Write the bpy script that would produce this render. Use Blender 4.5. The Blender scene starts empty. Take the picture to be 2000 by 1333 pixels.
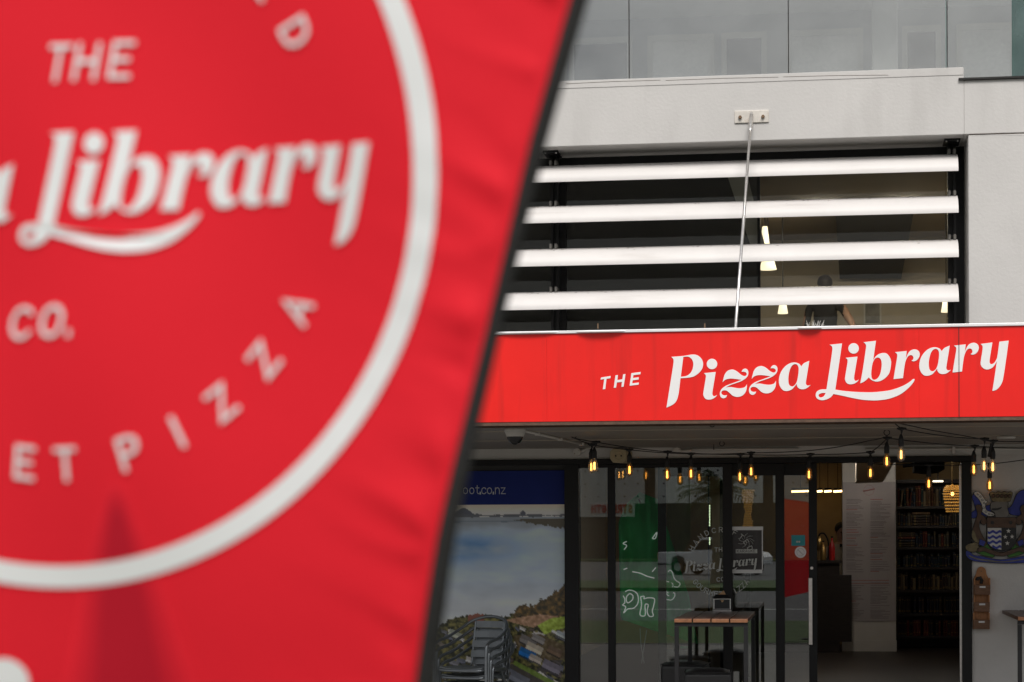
import bpy, math, random
from mathutils import Matrix, Vector, noise
from mathutils.geometry import tessellate_polygon
import numpy as np
random.seed(7)
PI = math.pi
S = bpy.context.scene
C = S.collection

# ------------------------------------------------------------------ camera
FPX, CX, HY = 4200.0, 1000.0, 1050.0          # focal length / principal column / horizon row of the 2000 px wide picture
YAW, ROLL = math.atan(617 / FPX), -0.0035
EYE = Vector((0.0, -18.46, 1.71))
CAM3 = Matrix.Rotation(YAW, 3, 'Z') @ Matrix.Rotation(PI / 2, 3, 'X') @ Matrix.Rotation(ROLL, 3, 'Z')
cd = bpy.data.cameras.new('camera')
cd.sensor_width = 36.0
cd.lens = 36.0 * FPX / 2000
cd.shift_y = (HY - 666.5) / 2000
cd.clip_start, cd.clip_end = 0.05, 2000
cam = bpy.data.objects.new('camera', cd)
C.objects.link(cam)
cam.matrix_world = Matrix.Translation(EYE) @ CAM3.to_4x4()
cd.dof.use_dof = True
cd.dof.focus_distance = 16.6
cd.dof.aperture_fstop = 9.2
S.camera = cam

def ray(u, v):
    return CAM3 @ Vector(((u - CX) / FPX, (HY - v) / FPX, -1.0))
def P(u, v, Y=0.0):
    d = ray(u, v)
    return EYE + d * ((Y - EYE.y) / d.y)
def PX(u, Y=0.0, v=800): return P(u, v, Y).x
def PZ(v, Y=0.0, u=1450): return P(u, v, Y).z

# ------------------------------------------------------------------ world, sun, exposure
w = bpy.data.worlds.new('World'); S.world = w; w.use_nodes = True
nt = w.node_tree
bg = nt.nodes['Background']
sky = nt.nodes.new('ShaderNodeTexSky')
sky.sky_type = 'NISHITA'; sky.sun_disc = False
SUN_EL, SUN_AZ = math.radians(52), math.radians(10)      # azimuth measured from straight out in front of the shop
sky.sun_elevation = SUN_EL
sky.air_density = 1.0; sky.dust_density = 4.0; sky.ozone_density = 1.0
sun_vec = Vector((math.sin(SUN_AZ) * math.cos(SUN_EL), -math.cos(SUN_AZ) * math.cos(SUN_EL), math.sin(SUN_EL)))
sky.sun_rotation = math.atan2(sun_vec.x, sun_vec.y)
tc = nt.nodes.new('ShaderNodeTexCoord')
cn = nt.nodes.new('ShaderNodeTexNoise'); cn.inputs['Scale'].default_value = 3.2; cn.inputs['Detail'].default_value = 7
cr = nt.nodes.new('ShaderNodeValToRGB')
cr.color_ramp.elements[0].position = .3; cr.color_ramp.elements[0].color = (3.6, 3.7, 3.9, 1)
cr.color_ramp.elements[1].position = .72; cr.color_ramp.elements[1].color = (7.5, 7.3, 7.0, 1)
mx = nt.nodes.new('ShaderNodeMix'); mx.data_type = 'RGBA'; mx.inputs[0].default_value = .82
nt.links.new(tc.outputs['Generated'], cn.inputs['Vector'])
nt.links.new(cn.outputs['Fac'], cr.inputs['Fac'])
# overcast cloud is about three times brighter overhead than at the horizon (CIE overcast sky), all the way round
sx = nt.nodes.new('ShaderNodeSeparateXYZ'); nt.links.new(tc.outputs['Generated'], sx.inputs[0])
ov = nt.nodes.new('ShaderNodeMapRange'); ov.inputs[1].default_value = 0; ov.inputs[2].default_value = 1; ov.inputs[3].default_value = .42; ov.inputs[4].default_value = 1.26
nt.links.new(sx.outputs['Z'], ov.inputs[0])
vm = nt.nodes.new('ShaderNodeVectorMath'); vm.operation = 'SCALE'
nt.links.new(cr.outputs['Color'], vm.inputs[0]); nt.links.new(ov.outputs[0], vm.inputs['Scale'])
nt.links.new(sky.outputs['Color'], mx.inputs[6]); nt.links.new(vm.outputs[0], mx.inputs[7])
nt.links.new(mx.outputs[2], bg.inputs['Color'])
bg.inputs['Strength'].default_value = 0.11
sl = bpy.data.lights.new('sun', 'SUN'); sl.energy = 2.2; sl.angle = math.radians(24); sl.color = (1.0, .965, .93)
so = bpy.data.objects.new('sun', sl); C.objects.link(so)
so.rotation_euler = sun_vec.to_track_quat('Z', 'Y').to_euler()
so.location = sun_vec * 40
vs = S.view_settings
vs.view_transform = 'Standard'; vs.look = 'None'; vs.gamma = 1; vs.exposure = 0.35
S.cycles.use_denoising = True
S.cycles.max_bounces = 8; S.cycles.transparent_max_bounces = 24
S.cycles.diffuse_bounces = 5; S.cycles.glossy_bounces = 4
S.cycles.sample_clamp_indirect = 6
S.cycles.caustics_reflective = False; S.cycles.caustics_refractive = False

# ------------------------------------------------------------------ materials
M = {}
def mat(name, col, rough=.5, metal=0., var=.12, vs_=6., bump=0., bs=80., spec=.5, emis=0., ecol=None, sheen=0., coat=0., stretch=None, dirt=None):
    m = bpy.data.materials.new(name); m.use_nodes = True; M[name] = m
    t = m.node_tree; b = t.nodes['Principled BSDF']
    b.inputs['Roughness'].default_value = rough; b.inputs['Metallic'].default_value = metal
    b.inputs['Specular IOR Level'].default_value = spec
    co = t.nodes.new('ShaderNodeTexCoord')
    src = co.outputs['Object']
    if stretch:
        mp = t.nodes.new('ShaderNodeMapping'); mp.inputs['Scale'].default_value = stretch
        t.links.new(src, mp.inputs['Vector']); src = mp.outputs['Vector']
    n = t.nodes.new('ShaderNodeTexNoise'); n.inputs['Scale'].default_value = vs_; n.inputs['Detail'].default_value = 6
    n.inputs['Roughness'].default_value = .62
    t.links.new(src, n.inputs['Vector'])
    r = t.nodes.new('ShaderNodeValToRGB')
    r.color_ramp.elements[0].position = .28; r.color_ramp.elements[1].position = .74
    r.color_ramp.elements[0].color = (*[c * (1 - var) for c in col], 1)
    r.color_ramp.elements[1].color = (*[min(1, c * (1 + var)) for c in col], 1)
    t.links.new(n.outputs['Fac'], r.inputs['Fac'])
    out = r.outputs['Color']
    if dirt:                                        # (colour, scale vector, threshold, amount): stains with a shape of their own
        dc, dsv, th, am = dirt
        mp = t.nodes.new('ShaderNodeMapping'); mp.inputs['Scale'].default_value = dsv
        t.links.new(co.outputs['Object'], mp.inputs['Vector'])
        dn = t.nodes.new('ShaderNodeTexNoise'); dn.inputs['Scale'].default_value = 1; dn.inputs['Detail'].default_value = 8
        t.links.new(mp.outputs['Vector'], dn.inputs['Vector'])
        dr = t.nodes.new('ShaderNodeValToRGB')
        dr.color_ramp.elements[0].position = th; dr.color_ramp.elements[0].color = (0, 0, 0, 1)
        dr.color_ramp.elements[1].position = th + .2; dr.color_ramp.elements[1].color = (am, am, am, 1)
        t.links.new(dn.outputs['Fac'], dr.inputs['Fac'])
        mm = t.nodes.new('ShaderNodeMix'); mm.data_type = 'RGBA'
        t.links.new(dr.outputs['Color'], mm.inputs[0]); t.links.new(out, mm.inputs[6]); mm.inputs[7].default_value = (*dc, 1)
        out = mm.outputs[2]
    t.links.new(out, b.inputs['Base Color'])
    if bump:
        bn = t.nodes.new('ShaderNodeTexNoise'); bn.inputs['Scale'].default_value = bs; bn.inputs['Detail'].default_value = 4
        t.links.new(src, bn.inputs['Vector'])
        bp = t.nodes.new('ShaderNodeBump'); bp.inputs['Strength'].default_value = bump; bp.inputs['Distance'].default_value = .01
        t.links.new(bn.outputs['Fac'], bp.inputs['Height']); t.links.new(bp.outputs['Normal'], b.inputs['Normal'])
    if sheen:
        b.inputs['Sheen Weight'].default_value = sheen; b.inputs['Sheen Roughness'].default_value = .4
    if coat:
        b.inputs['Coat Weight'].default_value = coat; b.inputs['Coat Roughness'].default_value = .06
    if emis:
        b.inputs['Emission Color'].default_value = (*(ecol or col), 1); b.inputs['Emission Strength'].default_value = emis
    return m

def glassmat(name, tint, f0, gloss=.0, haze=None):
    """thin pane: clear with a mirror coat that grows towards grazing angles"""
    m = bpy.data.materials.new(name); m.use_nodes = True; M[name] = m
    t = m.node_tree; t.nodes.remove(t.nodes['Principled BSDF']); out = t.nodes['Material Output']
    tr = t.nodes.new('ShaderNodeBsdfTransparent'); tr.inputs['Color'].default_value = (*tint, 1)
    gl = t.nodes.new('ShaderNodeBsdfGlossy'); gl.inputs['Roughness'].default_value = gloss
    lw = t.nodes.new('ShaderNodeLayerWeight'); lw.inputs['Blend'].default_value = .5
    pw = t.nodes.new('ShaderNodeMath'); pw.operation = 'POWER'; pw.inputs[1].default_value = 5
    ma = t.nodes.new('ShaderNodeMath'); ma.operation = 'MULTIPLY_ADD'; ma.inputs[1].default_value = 1 - f0; ma.inputs[2].default_value = f0
    mi = t.nodes.new('ShaderNodeMixShader')
    t.links.new(lw.outputs['Facing'], pw.inputs[0]); t.links.new(pw.outputs[0], ma.inputs[0]); t.links.new(ma.outputs[0], mi.inputs['Fac'])
    base = tr.outputs[0]
    if haze:
        df = t.nodes.new('ShaderNodeBsdfDiffuse'); df.inputs['Color'].default_value = (*haze[0], 1)
        m2 = t.nodes.new('ShaderNodeMixShader')
        n = t.nodes.new('ShaderNodeTexNoise'); n.inputs['Scale'].default_value = 3; n.inputs['Detail'].default_value = 6
        c2 = t.nodes.new('ShaderNodeTexCoord'); t.links.new(c2.outputs['Object'], n.inputs['Vector'])
        mu = t.nodes.new('ShaderNodeMath'); mu.operation = 'MULTIPLY'; mu.inputs[1].default_value = haze[1]
        t.links.new(n.outputs['Fac'], mu.inputs[0]); t.links.new(mu.outputs[0], m2.inputs['Fac'])
        t.links.new(base, m2.inputs[1]); t.links.new(df.outputs[0], m2.inputs[2]); base = m2.outputs[0]
    t.links.new(base, mi.inputs[1]); t.links.new(gl.outputs[0], mi.inputs[2])
    t.links.new(mi.outputs[0], out.inputs['Surface'])
    return m

mat('plaster', (.615, .60, .58), .85, var=.05, vs_=1.6, bump=.16, bs=38, dirt=((.36, .345, .325), (2.6, 2.6, .5), .58, .32))
mat('plaster_dim', (.66, .645, .625), .9, var=.06, vs_=2, bump=.3, bs=70, dirt=((.3, .27, .24), (3, 3, 1.2), .62, .4))
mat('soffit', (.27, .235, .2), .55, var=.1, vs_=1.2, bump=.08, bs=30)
mat('blade', (.70, .675, .655), .5, var=.04, vs_=3, dirt=((.46, .42, .385), (1.1, 9, 9), .56, .5))
mat('blade_dirt', (.16, .13, .11), .9, var=.4, vs_=30)
mat('black_frame', (.014, .014, .015), .5, var=.2, vs_=4, bump=.05, bs=40, spec=.25)
mat('black_rough', (.02, .019, .018), .75, var=.3, vs_=20)
mat('charcoal', (.035, .034, .033), .6, var=.1)
mat('sign_red', (.83, .017, .013), .36, var=.07, vs_=1.4, spec=.3, coat=.14, bump=.25, bs=1.6, dirt=((.56, .018, .014), (9, 9, .6), .54, .62))
mat('sign_white', (.86, .855, .85), .4, var=.03)
mat('cap_white', (.84, .84, .85), .3, var=.06, vs_=9, metal=.15)
mat('steel', (.62, .6, .58), .28, metal=.95, var=.15, vs_=30)
mat('rusty_plate', (.68, .64, .58), .55, var=.18, vs_=16, metal=.15, dirt=((.36, .19, .08), (9, 9, 9), .58, .8))
mat('bolt', (.2, .13, .08), .6, metal=.6, var=.3)
mat('fabric_red', (.90, .018, .034), .7, var=.05, vs_=2.5, sheen=.05, spec=.22, bump=.12, bs=500)
def translucent(name, col, amount):                       # thin cloth lets part of the light through from behind
    t = M[name].node_tree; out = t.nodes['Material Output']; b = t.nodes['Principled BSDF']
    tl = t.nodes.new('ShaderNodeBsdfTranslucent'); tl.inputs['Color'].default_value = (*col, 1)
    mi = t.nodes.new('ShaderNodeMixShader'); mi.inputs['Fac'].default_value = amount
    t.links.new(b.outputs[0], mi.inputs[1]); t.links.new(tl.outputs[0], mi.inputs[2]); t.links.new(mi.outputs[0], out.inputs['Surface'])
translucent('fabric_red', (.95, .014, .035), .26)
mat('fabric_white', (.80, .80, .815), .75, var=.04, vs_=4, sheen=.1, spec=.3)
mat('fabric_black', (.013, .012, .012), .85, var=.2, vs_=40, bump=.2, bs=300)
mat('concrete', (.16, .153, .143), .9, var=.16, vs_=1.4, bump=.3, bs=50)
mat('asphalt', (.075, .075, .078), .9, var=.25, vs_=3, bump=.4, bs=120)
mat('grass', (.045, .08, .018), .95, var=.35, vs_=2.2, bump=.8, bs=60)
mat('line_paint', (.75, .75, .73), .7, var=.1)
mat('balcony_grey', (.48, .49, .51), .85, var=.06)
mat('room_wall', (.52, .46, .37), .9, var=.06)
mat('room_wall_warm', (.46, .33, .17), .9, var=.08)
mat('room_pale', (.62, .6, .55), .9, var=.04)
mat('room_ceiling', (.42, .36, .28), .9, var=.06)
mat('room_floor', (.032, .024, .019), .45, var=.25, vs_=2.5)
mat('dark_wood', (.028, .02, .016), .5, var=.3, vs_=10, stretch=(1, 1, 6))
mat('table_wood', (.085, .032, .018), .38, var=.45, vs_=7, stretch=(14, 1.2, 14), bump=.18, bs=20, coat=.12, spec=.3)
mat('table_edge', (.27, .115, .05), .55, var=.35, vs_=24, bump=.2, bs=60)
mat('rack_wood', (.40, .17, .06), .55, var=.3, vs_=9, stretch=(6, 6, 1), bump=.15, bs=20)
mat('rack_dark', (.17, .085, .045), .65, var=.35, vs_=12, stretch=(2, 2, 10), bump=.2, bs=30)
mat('leather', (.022, .022, .023), .38, var=.15, vs_=9, bump=.25, bs=90)
mat('chair_metal', (.25, .275, .295), .4, metal=.75, var=.15, vs_=12)
mat('chair_slat', (.25, .27, .285), .48, metal=.6, var=.12, vs_=12)
mat('chrome', (.55, .55, .56), .18, metal=1, var=.08)
mat('napkin', (.52, .33, .18), .9, var=.12, vs_=30)
mat('plastic_white', (.62, .60, .56), .45, var=.05)
mat('plastic_cream', (.48, .40, .25), .5, var=.08)
mat('smoke_dome', (.012, .012, .014), .08, var=.1)
mat('cable_black', (.012, .011, .011), .6, var=.2)
mat('filament', (1, .55, .15), .5, emis=5, ecol=(1, .50, .12), var=0)
mat('tube_light', (1, .8, .45), .5, emis=5, ecol=(1, .66, .26), var=0)
mat('white_light', (1, .95, .8), .5, emis=1.7, ecol=(1, .84, .58), var=0)
mat('shop_fill_light', (1, .9, .75), .5, emis=27, ecol=(1, .92, .84), var=0)
mat('upper_fill_light', (1, .9, .75), .5, emis=75, ecol=(1, .88, .70), var=0)
mat('led_green', (.8, 1, .75), .5, emis=1.6, ecol=(.86, 1, .62), var=0)
mat('amber_bead', (.8, .42, .08), .2, emis=.22, ecol=(1, .5, .1), var=.5, vs_=60)
mat('header_blue', (.015, .03, .20), .55, var=.15, vs_=1.5, spec=.2)
mat('header_text', (.62, .64, .68), .5, var=.02)
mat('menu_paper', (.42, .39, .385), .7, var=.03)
mat('menu_ink', (.25, .23, .225), .8, var=.1)
mat('menu_red', (.40, .19, .18), .8, var=.1)
mat('green_cloth', (.06, .55, .17), .75, var=.2, vs_=3, sheen=.1)
mat('olive_cloth', (.42, .36, .16), .8, var=.1)
mat('neon_white', (.8, .85, .8), .5, emis=.22, ecol=(.85, 1, .9), var=0)
mat('decal_white', (.56, .58, .56), .6, var=.05)
mat('teal', (.03, .33, .38), .5, var=.1)
mat('karaoke_dark', (.035, .03, .032), .4, var=.5, vs_=14)
mat('clip_silver', (.55, .55, .55), .35, metal=.5, var=.1)
mat('skin', (.50, .29, .2), .55, var=.1)
mat('hair_dark', (.022, .014, .01), .6, var=.3)
mat('cloth_beige', (.46, .39, .29), .85, var=.08)
mat('cloth_black', (.015, .015, .017), .85, var=.2)
mat('blind_dark', (.024, .024, .023), .8, var=.12, vs_=2)
mat('picture_print', (.22, .21, .19), .6, var=.5, vs_=10)
mat('car_white', (.84, .85, .87), .3, var=.03, coat=.5)
mat('car_red', (.5, .02, .02), .3, var=.05, coat=.5)
mat('tail_red', (.6, .02, .02), .2, var=.1)
mat('car_glass', (.02, .022, .025), .08, var=.1)
mat('tyre', (.02, .02, .02), .85, var=.2)
mat('rim', (.45, .45, .46), .3, metal=.9, var=.1)
mat('precast', (.80, .80, .78), .85, var=.06, vs_=1)
mat('palm_leaf', (.05, .085, .03), .7, var=.4)
mat('palm_bark', (.22, .19, .15), .95, var=.4, vs_=10, bump=.6, bs=20)
mat('bottle_red', (.5, .02, .02), .25, var=.1)
mat('brass', (.5, .33, .12), .35, metal=.9, var=.15)
mat('crest_brown', (.105, .06, .038), .65, var=.35, vs_=18, bump=.3, bs=60)
mat('crest_blue', (.03, .045, .30), .55, var=.25, vs_=16, bump=.2, bs=70)
mat('crest_green', (.06, .20, .03), .6, var=.25, vs_=18)
mat('crest_white', (.62, .61, .58), .55, var=.08, vs_=12)
mat('crest_black', (.012, .012, .013), .5, var=.2)
mat('crest_grey', (.17, .16, .145), .6, var=.25, vs_=14, bump=.2, bs=60)
mat('crest_gold', (.17, .135, .065), .5, var=.5, vs_=20)
mat('cardboard', (.35, .2, .1), .8, var=.15)
mat('amber_wood', (.55, .3, .09), .6, emis=.12, ecol=(1, .5, .12), var=.35, vs_=12)
glassmat('pane', (.9, .92, .91), .10, haze=((.3, .31, .3), .012))
glassmat('pane_up', (.80, .81, .78), .028, haze=((.3, .29, .27), .05))
glassmat('pane_rail', (.86, .89, .885), .27, haze=((.70, .72, .71), .20))
glassmat('glass_edge', (.35, .62, .58), .2, haze=((.36, .52, .49), .7))
glassmat('bulb_glass', (.93, .74, .45), .12, haze=((.5, .36, .2), .2))
glassmat('bulb_clear', (.92, .9, .85), .12, haze=((.55, .5, .45), .18))
glassmat('dome_glass', (.3, .3, .3), .12)
m = bpy.data.materials.new('print'); m.use_nodes = True; M['print'] = m
_t = m.node_tree; _a = _t.nodes.new('ShaderNodeVertexColor'); _a.layer_name = 'ink'
_t.links.new(_a.outputs['Color'], _t.nodes['Principled BSDF'].inputs['Base Color'])
_t.nodes['Principled BSDF'].inputs['Roughness'].default_value = .4

# ------------------------------------------------------------------ mesh helpers
class MB:
    def __init__(s): s.v = []; s.f = []; s.m = []
    def add(s, vs, fs, mi=0):
        o = len(s.v); s.v += [tuple(p) for p in vs]; s.f += [tuple(i + o for i in f) for f in fs]; s.m += [mi] * len(fs); return s
    def box(s, x0, x1, y0, y1, z0, z1, mi=0):
        x0, x1 = sorted((x0, x1)); y0, y1 = sorted((y0, y1)); z0, z1 = sorted((z0, z1))
        return s.add([(x, y, z) for z in (z0, z1) for y in (y0, y1) for x in (x0, x1)],
                     [(0, 2, 3, 1), (4, 5, 7, 6), (0, 1, 5, 4), (2, 6, 7, 3), (0, 4, 6, 2), (1, 3, 7, 5)], mi)
    def tube(s, pts, r, n=8, mi=0, caps=True):
        pts = [Vector(p) for p in pts]; rs = r if isinstance(r, (list, tuple)) else [r] * len(pts)
        up = None; rings = []
        for i, p in enumerate(pts):
            t = (pts[min(i + 1, len(pts) - 1)] - pts[max(i - 1, 0)])
            t = t.normalized() if t.length > 1e-9 else Vector((0, 0, 1))
            if up is None:
                up = Vector((0, 0, 1)) if abs(t.z) < .9 else Vector((0, 1, 0))
            a = t.cross(up)
            if a.length < 1e-6: a = t.cross(Vector((1, 0, 0)))
            a.normalize(); b = a.cross(t).normalized(); up = b
            rings.append([p + (a * math.cos(2 * PI * k / n) + b * math.sin(2 * PI * k / n)) * rs[i] for k in range(n)])
        vs = [q for g in rings for q in g]; fs = []
        for i in range(len(rings) - 1):
            for k in range(n):
                fs.append((i * n + k, i * n + (k + 1) % n, (i + 1) * n + (k + 1) % n, (i + 1) * n + k))
        if caps:
            fs.append(tuple(range(n - 1, -1, -1))); fs.append(tuple((len(rings) - 1) * n + k for k in range(n)))
        return s.add(vs, fs, mi)
    def lathe(s, prof, c=(0, 0, 0), n=14, mi=0, axis='z'):
        c = Vector(c); vs = []; fs = []
        for r, z in prof:
            for k in range(n):
                a = 2 * PI * k / n
                q = Vector((r * math.cos(a), r * math.sin(a), z))
                if axis == 'y': q = Vector((q.x, q.z, q.y))
                vs.append(c + q)
        for i in range(len(prof) - 1):
            for k in range(n):
                f = (i * n + k, i * n + (k + 1) % n, (i + 1) * n + (k + 1) % n, (i + 1) * n + k)
                fs.append(f if axis == 'z' else f[::-1])
        return s.add(vs, fs, mi)
    def ball(s, c, r, n=12, m=8, mi=0, sq=(1, 1, 1)):
        c = Vector(c); vs = []; fs = []
        for i in range(m + 1):
            p = PI * i / m
            for k in range(n):
                a = 2 * PI * k / n
                vs.append(c + Vector((r * sq[0] * math.sin(p) * math.cos(a), r * sq[1] * math.sin(p) * math.sin(a), r * sq[2] * math.cos(p))))
        for i in range(m):
            for k in range(n):
                fs.append((i * n + k, (i + 1) * n + k, (i + 1) * n + (k + 1) % n, i * n + (k + 1) % n))
        return s.add(vs, fs, mi)
    def prism(s, loops, fn, t0, t1, mi=0):
        """loops of 2-D points (outer then holes); fn(x, y, t) -> 3-D; front face at t0, back at t1"""
        pl = [[Vector((x, y, 0)) for x, y in lp] for lp in loops]
        tris = tessellate_polygon(pl); flat = [q for lp in pl for q in lp]; n = len(flat)
        vs = [fn(q.x, q.y, t0) for q in flat] + [fn(q.x, q.y, t1) for q in flat]
        fs = []
        a0 = Vector(vs[tris[0][0]]) if tris else None
        for t in tris:
            fs.append(tuple(t)); fs.append(tuple(i + n for i in reversed(t)))
        o = 0
        for lp in pl:
            k = len(lp)
            for i in range(k):
                j = (i + 1) % k
                fs.append((o + i, o + j, o + j + n, o + i + n))
            o += k
        return s.add(vs, fs, mi)
    def build(s, name, mats, parent=None, smooth=False, bevel=0., local=False, origin=None):
        me = bpy.data.meshes.new(name)
        if parent is not None: off = Vector((0, 0, 0)) if local else WORLD.get(parent.name, Vector((0, 0, 0)))
        elif local: off = Vector((0, 0, 0))
        else:
            a = np.array(s.v); lo, hi = a.min(0), a.max(0)
            off = Vector(((lo[0] + hi[0]) / 2, (lo[1] + hi[1]) / 2, lo[2]))
        me.from_pydata([(p[0] - off.x, p[1] - off.y, p[2] - off.z) for p in s.v], [], s.f)
        for mm in (mats if isinstance(mats, (list, tuple)) else [mats]): me.materials.append(M[mm])
        me.polygons.foreach_set('material_index', s.m)
        bmfix(me)
        if smooth: me.shade_smooth() if hasattr(me, 'shade_smooth') else None
        o = bpy.data.objects.new(name, me); C.objects.link(o)
        if smooth == 'angle':
            me.set_sharp_from_angle(angle=math.radians(40))
        if parent is not None: o.parent = parent
        elif not local: o.location = off
        WORLD[o.name] = off if parent is None else off
        if bevel:
            b = o.modifiers.new('bevel', 'BEVEL'); b.width = bevel; b.segments = 2; b.limit_method = 'ANGLE'; b.angle_limit = math.radians(50)
        return o
import bmesh
def bmfix(me):
    bm = bmesh.new(); bm.from_mesh(me)
    bmesh.ops.recalc_face_normals(bm, faces=bm.faces)
    bm.to_mesh(me); bm.free(); me.update()
WORLD = {}
def tag(o, label=None, cat=None, group=None, kind=None):
    if label: o['label'] = label
    if cat: o['category'] = cat
    if group: o['group'] = group
    if kind: o['kind'] = kind
    return o
def thing(name, label, cat, loc=(0, 0, 0), group=None, rz=0):
    o = bpy.data.objects.new(name, None); C.objects.link(o)
    o.location = loc; o.rotation_euler = (0, 0, rz); o.empty_display_size = .1
    WORLD[o.name] = Vector(loc)
    return tag(o, label, cat, group)
def struct(o): return tag(o, kind='structure')
def copy_tree(o, parent=None):
    c = o.copy(); C.objects.link(c); c.parent = parent
    for ch in list(o.children): copy_tree(ch, c)
    return c
def bx(name, m, x0, x1, y0, y1, z0, z1, parent=None, bevel=0.):
    return MB().box(x0, x1, y0, y1, z0, z1).build(name, m, parent, bevel=bevel)
def spline(pts, seg=6, closed=False):
    pts = [Vector(p) for p in pts]; n = len(pts); out = []
    rng = range(n if closed else n - 1)
    g = (lambda i: pts[i % n]) if closed else (lambda i: pts[max(0, min(n - 1, i))])
    for i in rng:
        p0, p1, p2, p3 = g(i - 1), g(i), g(i + 1), g(i + 2)
        for k in range(seg):
            t = k / seg
            out.append(.5 * ((2 * p1) + (p2 - p0) * t + (2 * p0 - 5 * p1 + 4 * p2 - p3) * t * t + (3 * p1 - p0 - 3 * p2 + p3) * t ** 3))
    if not closed: out.append(pts[-1])
    return out

# ------------------------------------------------------------------ lettering outlines (pixel coordinates on the shop sign)
def outline(s, ox, oy, k=9.52, dx=0, dy=0):
    """'x,y' smooth points and 'x,y*' corners, closed; returned as picture pixels"""
    raw = []
    for w_ in s.split():
        c = w_.endswith('*'); x, y = w_.rstrip('*').split(',')
        raw.append((ox + (float(x) + dx) / k, oy + (float(y) + dy) / k, c))
    n = len(raw); out = []
    for i in range(n):
        p1, p2 = raw[i], raw[(i + 1) % n]
        p0 = p1 if p1[2] else raw[i - 1]
        p3 = p2 if p2[2] else raw[(i + 2) % n]
        if p1[2] and p2[2]:
            out.append((p1[0], p1[1])); continue
        for j in range(4):
            t = j / 4
            out.append(tuple(.5 * (2 * p1[a] + (p2[a] - p0[a]) * t + (2 * p0[a] - 5 * p1[a] + 4 * p2[a] - p3[a]) * t * t + (3 * p1[a] - p0[a] - 3 * p2[a] + p3[a]) * t ** 3) for a in (0, 1)))
    return out
def dot(cx, cy, r, ox, oy, k=9.52):
    return [(ox + (cx + r * math.cos(2 * PI * i / 24)) / k, oy + (cy + r * math.sin(2 * PI * i / 24)) / k) for i in range(24)]
gI = '806,565* 1028,542* 985,800 965,935 980,985 1010,992 1055,968* 1020,1012 960,1047 890,1057 830,1035 797,970 802,900 835,700 845,620 835,590'
gZ = '268,670* 285,600 310,520 365,455 450,432 530,462 600,520 650,548 690,552 718,522 700,485 660,473 620,475* 645,432 690,415 735,440 748,500 730,560 680,610 600,655 500,690 410,722 325,765* 420,758 520,775 600,780 680,760 721,705* 715,790 690,860 630,920 545,942 460,920 390,860 340,825 280,822 245,850 255,890 295,912 352,908* 330,950 285,968 240,950 218,900 225,840 260,785 320,740 400,705 500,670 620,625* 500,606 400,602 320,622'
gA = '1340,335* 1240,380 1190,440* 1150,390 1060,365 960,390 870,460 800,570 773,700 790,800 850,880 925,897 1010,870 1060,820 1105,762* 1115,810 1150,850 1215,865 1290,845 1365,785* 1310,797 1280,770 1278,720 1310,520'
gAh = '1090,398 1130,430 1142,500 1130,620 1105,730 1060,795 1010,812 965,780 950,700 955,600 985,480 1035,410'
gR = '265,318* 485,295* 468,435* 510,340 560,285 635,265 700,290 727,350 710,420 665,470 610,487 573,475* 605,450 605,400 565,372 510,395 465,480 440,600 415,800* 240,818* 275,600 305,420 305,355'
GLY = [('P', [outline('200,262* 420,245 600,218 700,240 770,310 793,390 775,480 715,560 620,625 520,648 372,660* 350,850 330,980 290,1090 220,1155 112,1205* 180,780 235,430 245,330 230,290', 1290, 670),
              outline('425,262* 510,258 570,290 605,350 610,420 590,510 540,580 470,620 378,632*', 1290, 670)]),
       ('i', [outline(gI, 1290, 670)]), ('i', [dot(958, 394, 98, 1290, 670)]),
       ('z', [outline(gZ, 1440, 670, dx=-541, dy=65)]), ('z', [outline(gZ, 1440, 670)]),
       ('a', [outline(gA, 1440, 670), outline(gAh, 1440, 670)]),
       ('L', [outline('380,132* 615,107* 490,965* 650,990 900,1010 1150,1015 1333,1002 1533,972 1733,902 1873,822 1933,772 1963,777 1933,842 1833,952 1683,1062 1483,1137 1333,1160 1200,1168 1000,1155 800,1120 600,1075 455,1048* 400,1110 320,1150 230,1163 150,1130 125,1065 150,1000 220,965 325,960* 350,800 400,480 432,250 432,180 415,150', 1580, 660),
              outline('310,1028* 240,1030 185,1055 185,1095 225,1112 280,1085', 1580, 660)]),
       ('i', [outline(gI, 1580, 660, dx=-126, dy=-190)]), ('i', [dot(830, 200, 98, 1580, 660)]),
       ('b', [outline('1015,85* 1245,58* 1195,420* 1240,350 1300,305 1380,285 1450,300 1505,370 1528,470 1500,640 1440,730 1350,795 1255,817 1170,790 1112,740* 1060,790 1010,825 953,850* 1000,600 1050,260 1062,160 1050,115', 1580, 660),
              outline('1270,370 1320,385 1348,440 1350,540 1325,670 1280,750 1220,785 1175,765 1158,690 1165,580 1185,470 1220,400', 1580, 660)]),
       ('r', [outline(gR, 1720, 655)]),
       ('a', [outline(gA, 1720, 655, dx=-55, dy=-140), outline(gAh, 1720, 655, dx=-55, dy=-140)]),
       ('r', [outline(gR, 1840, 655, dx=-45, dy=-123)]),
       ('y', [outline('715,165* 935,137* 900,350 882,480 895,530 925,540 970,515 1010,450 1030,380 1065,122* 1238,102* 1190,450 1140,780 1110,890 1060,970 1000,1020 935,1040* 980,750 1018,485* 975,560 920,615 835,640 765,615 722,560 718,490 745,320 755,230 745,190', 1840, 655)])]
def poly(s, ox, oy, k): return [(ox + float(a.split(',')[0]) / k, oy + float(a.split(',')[1]) / k) for a in s.split()]
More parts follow.
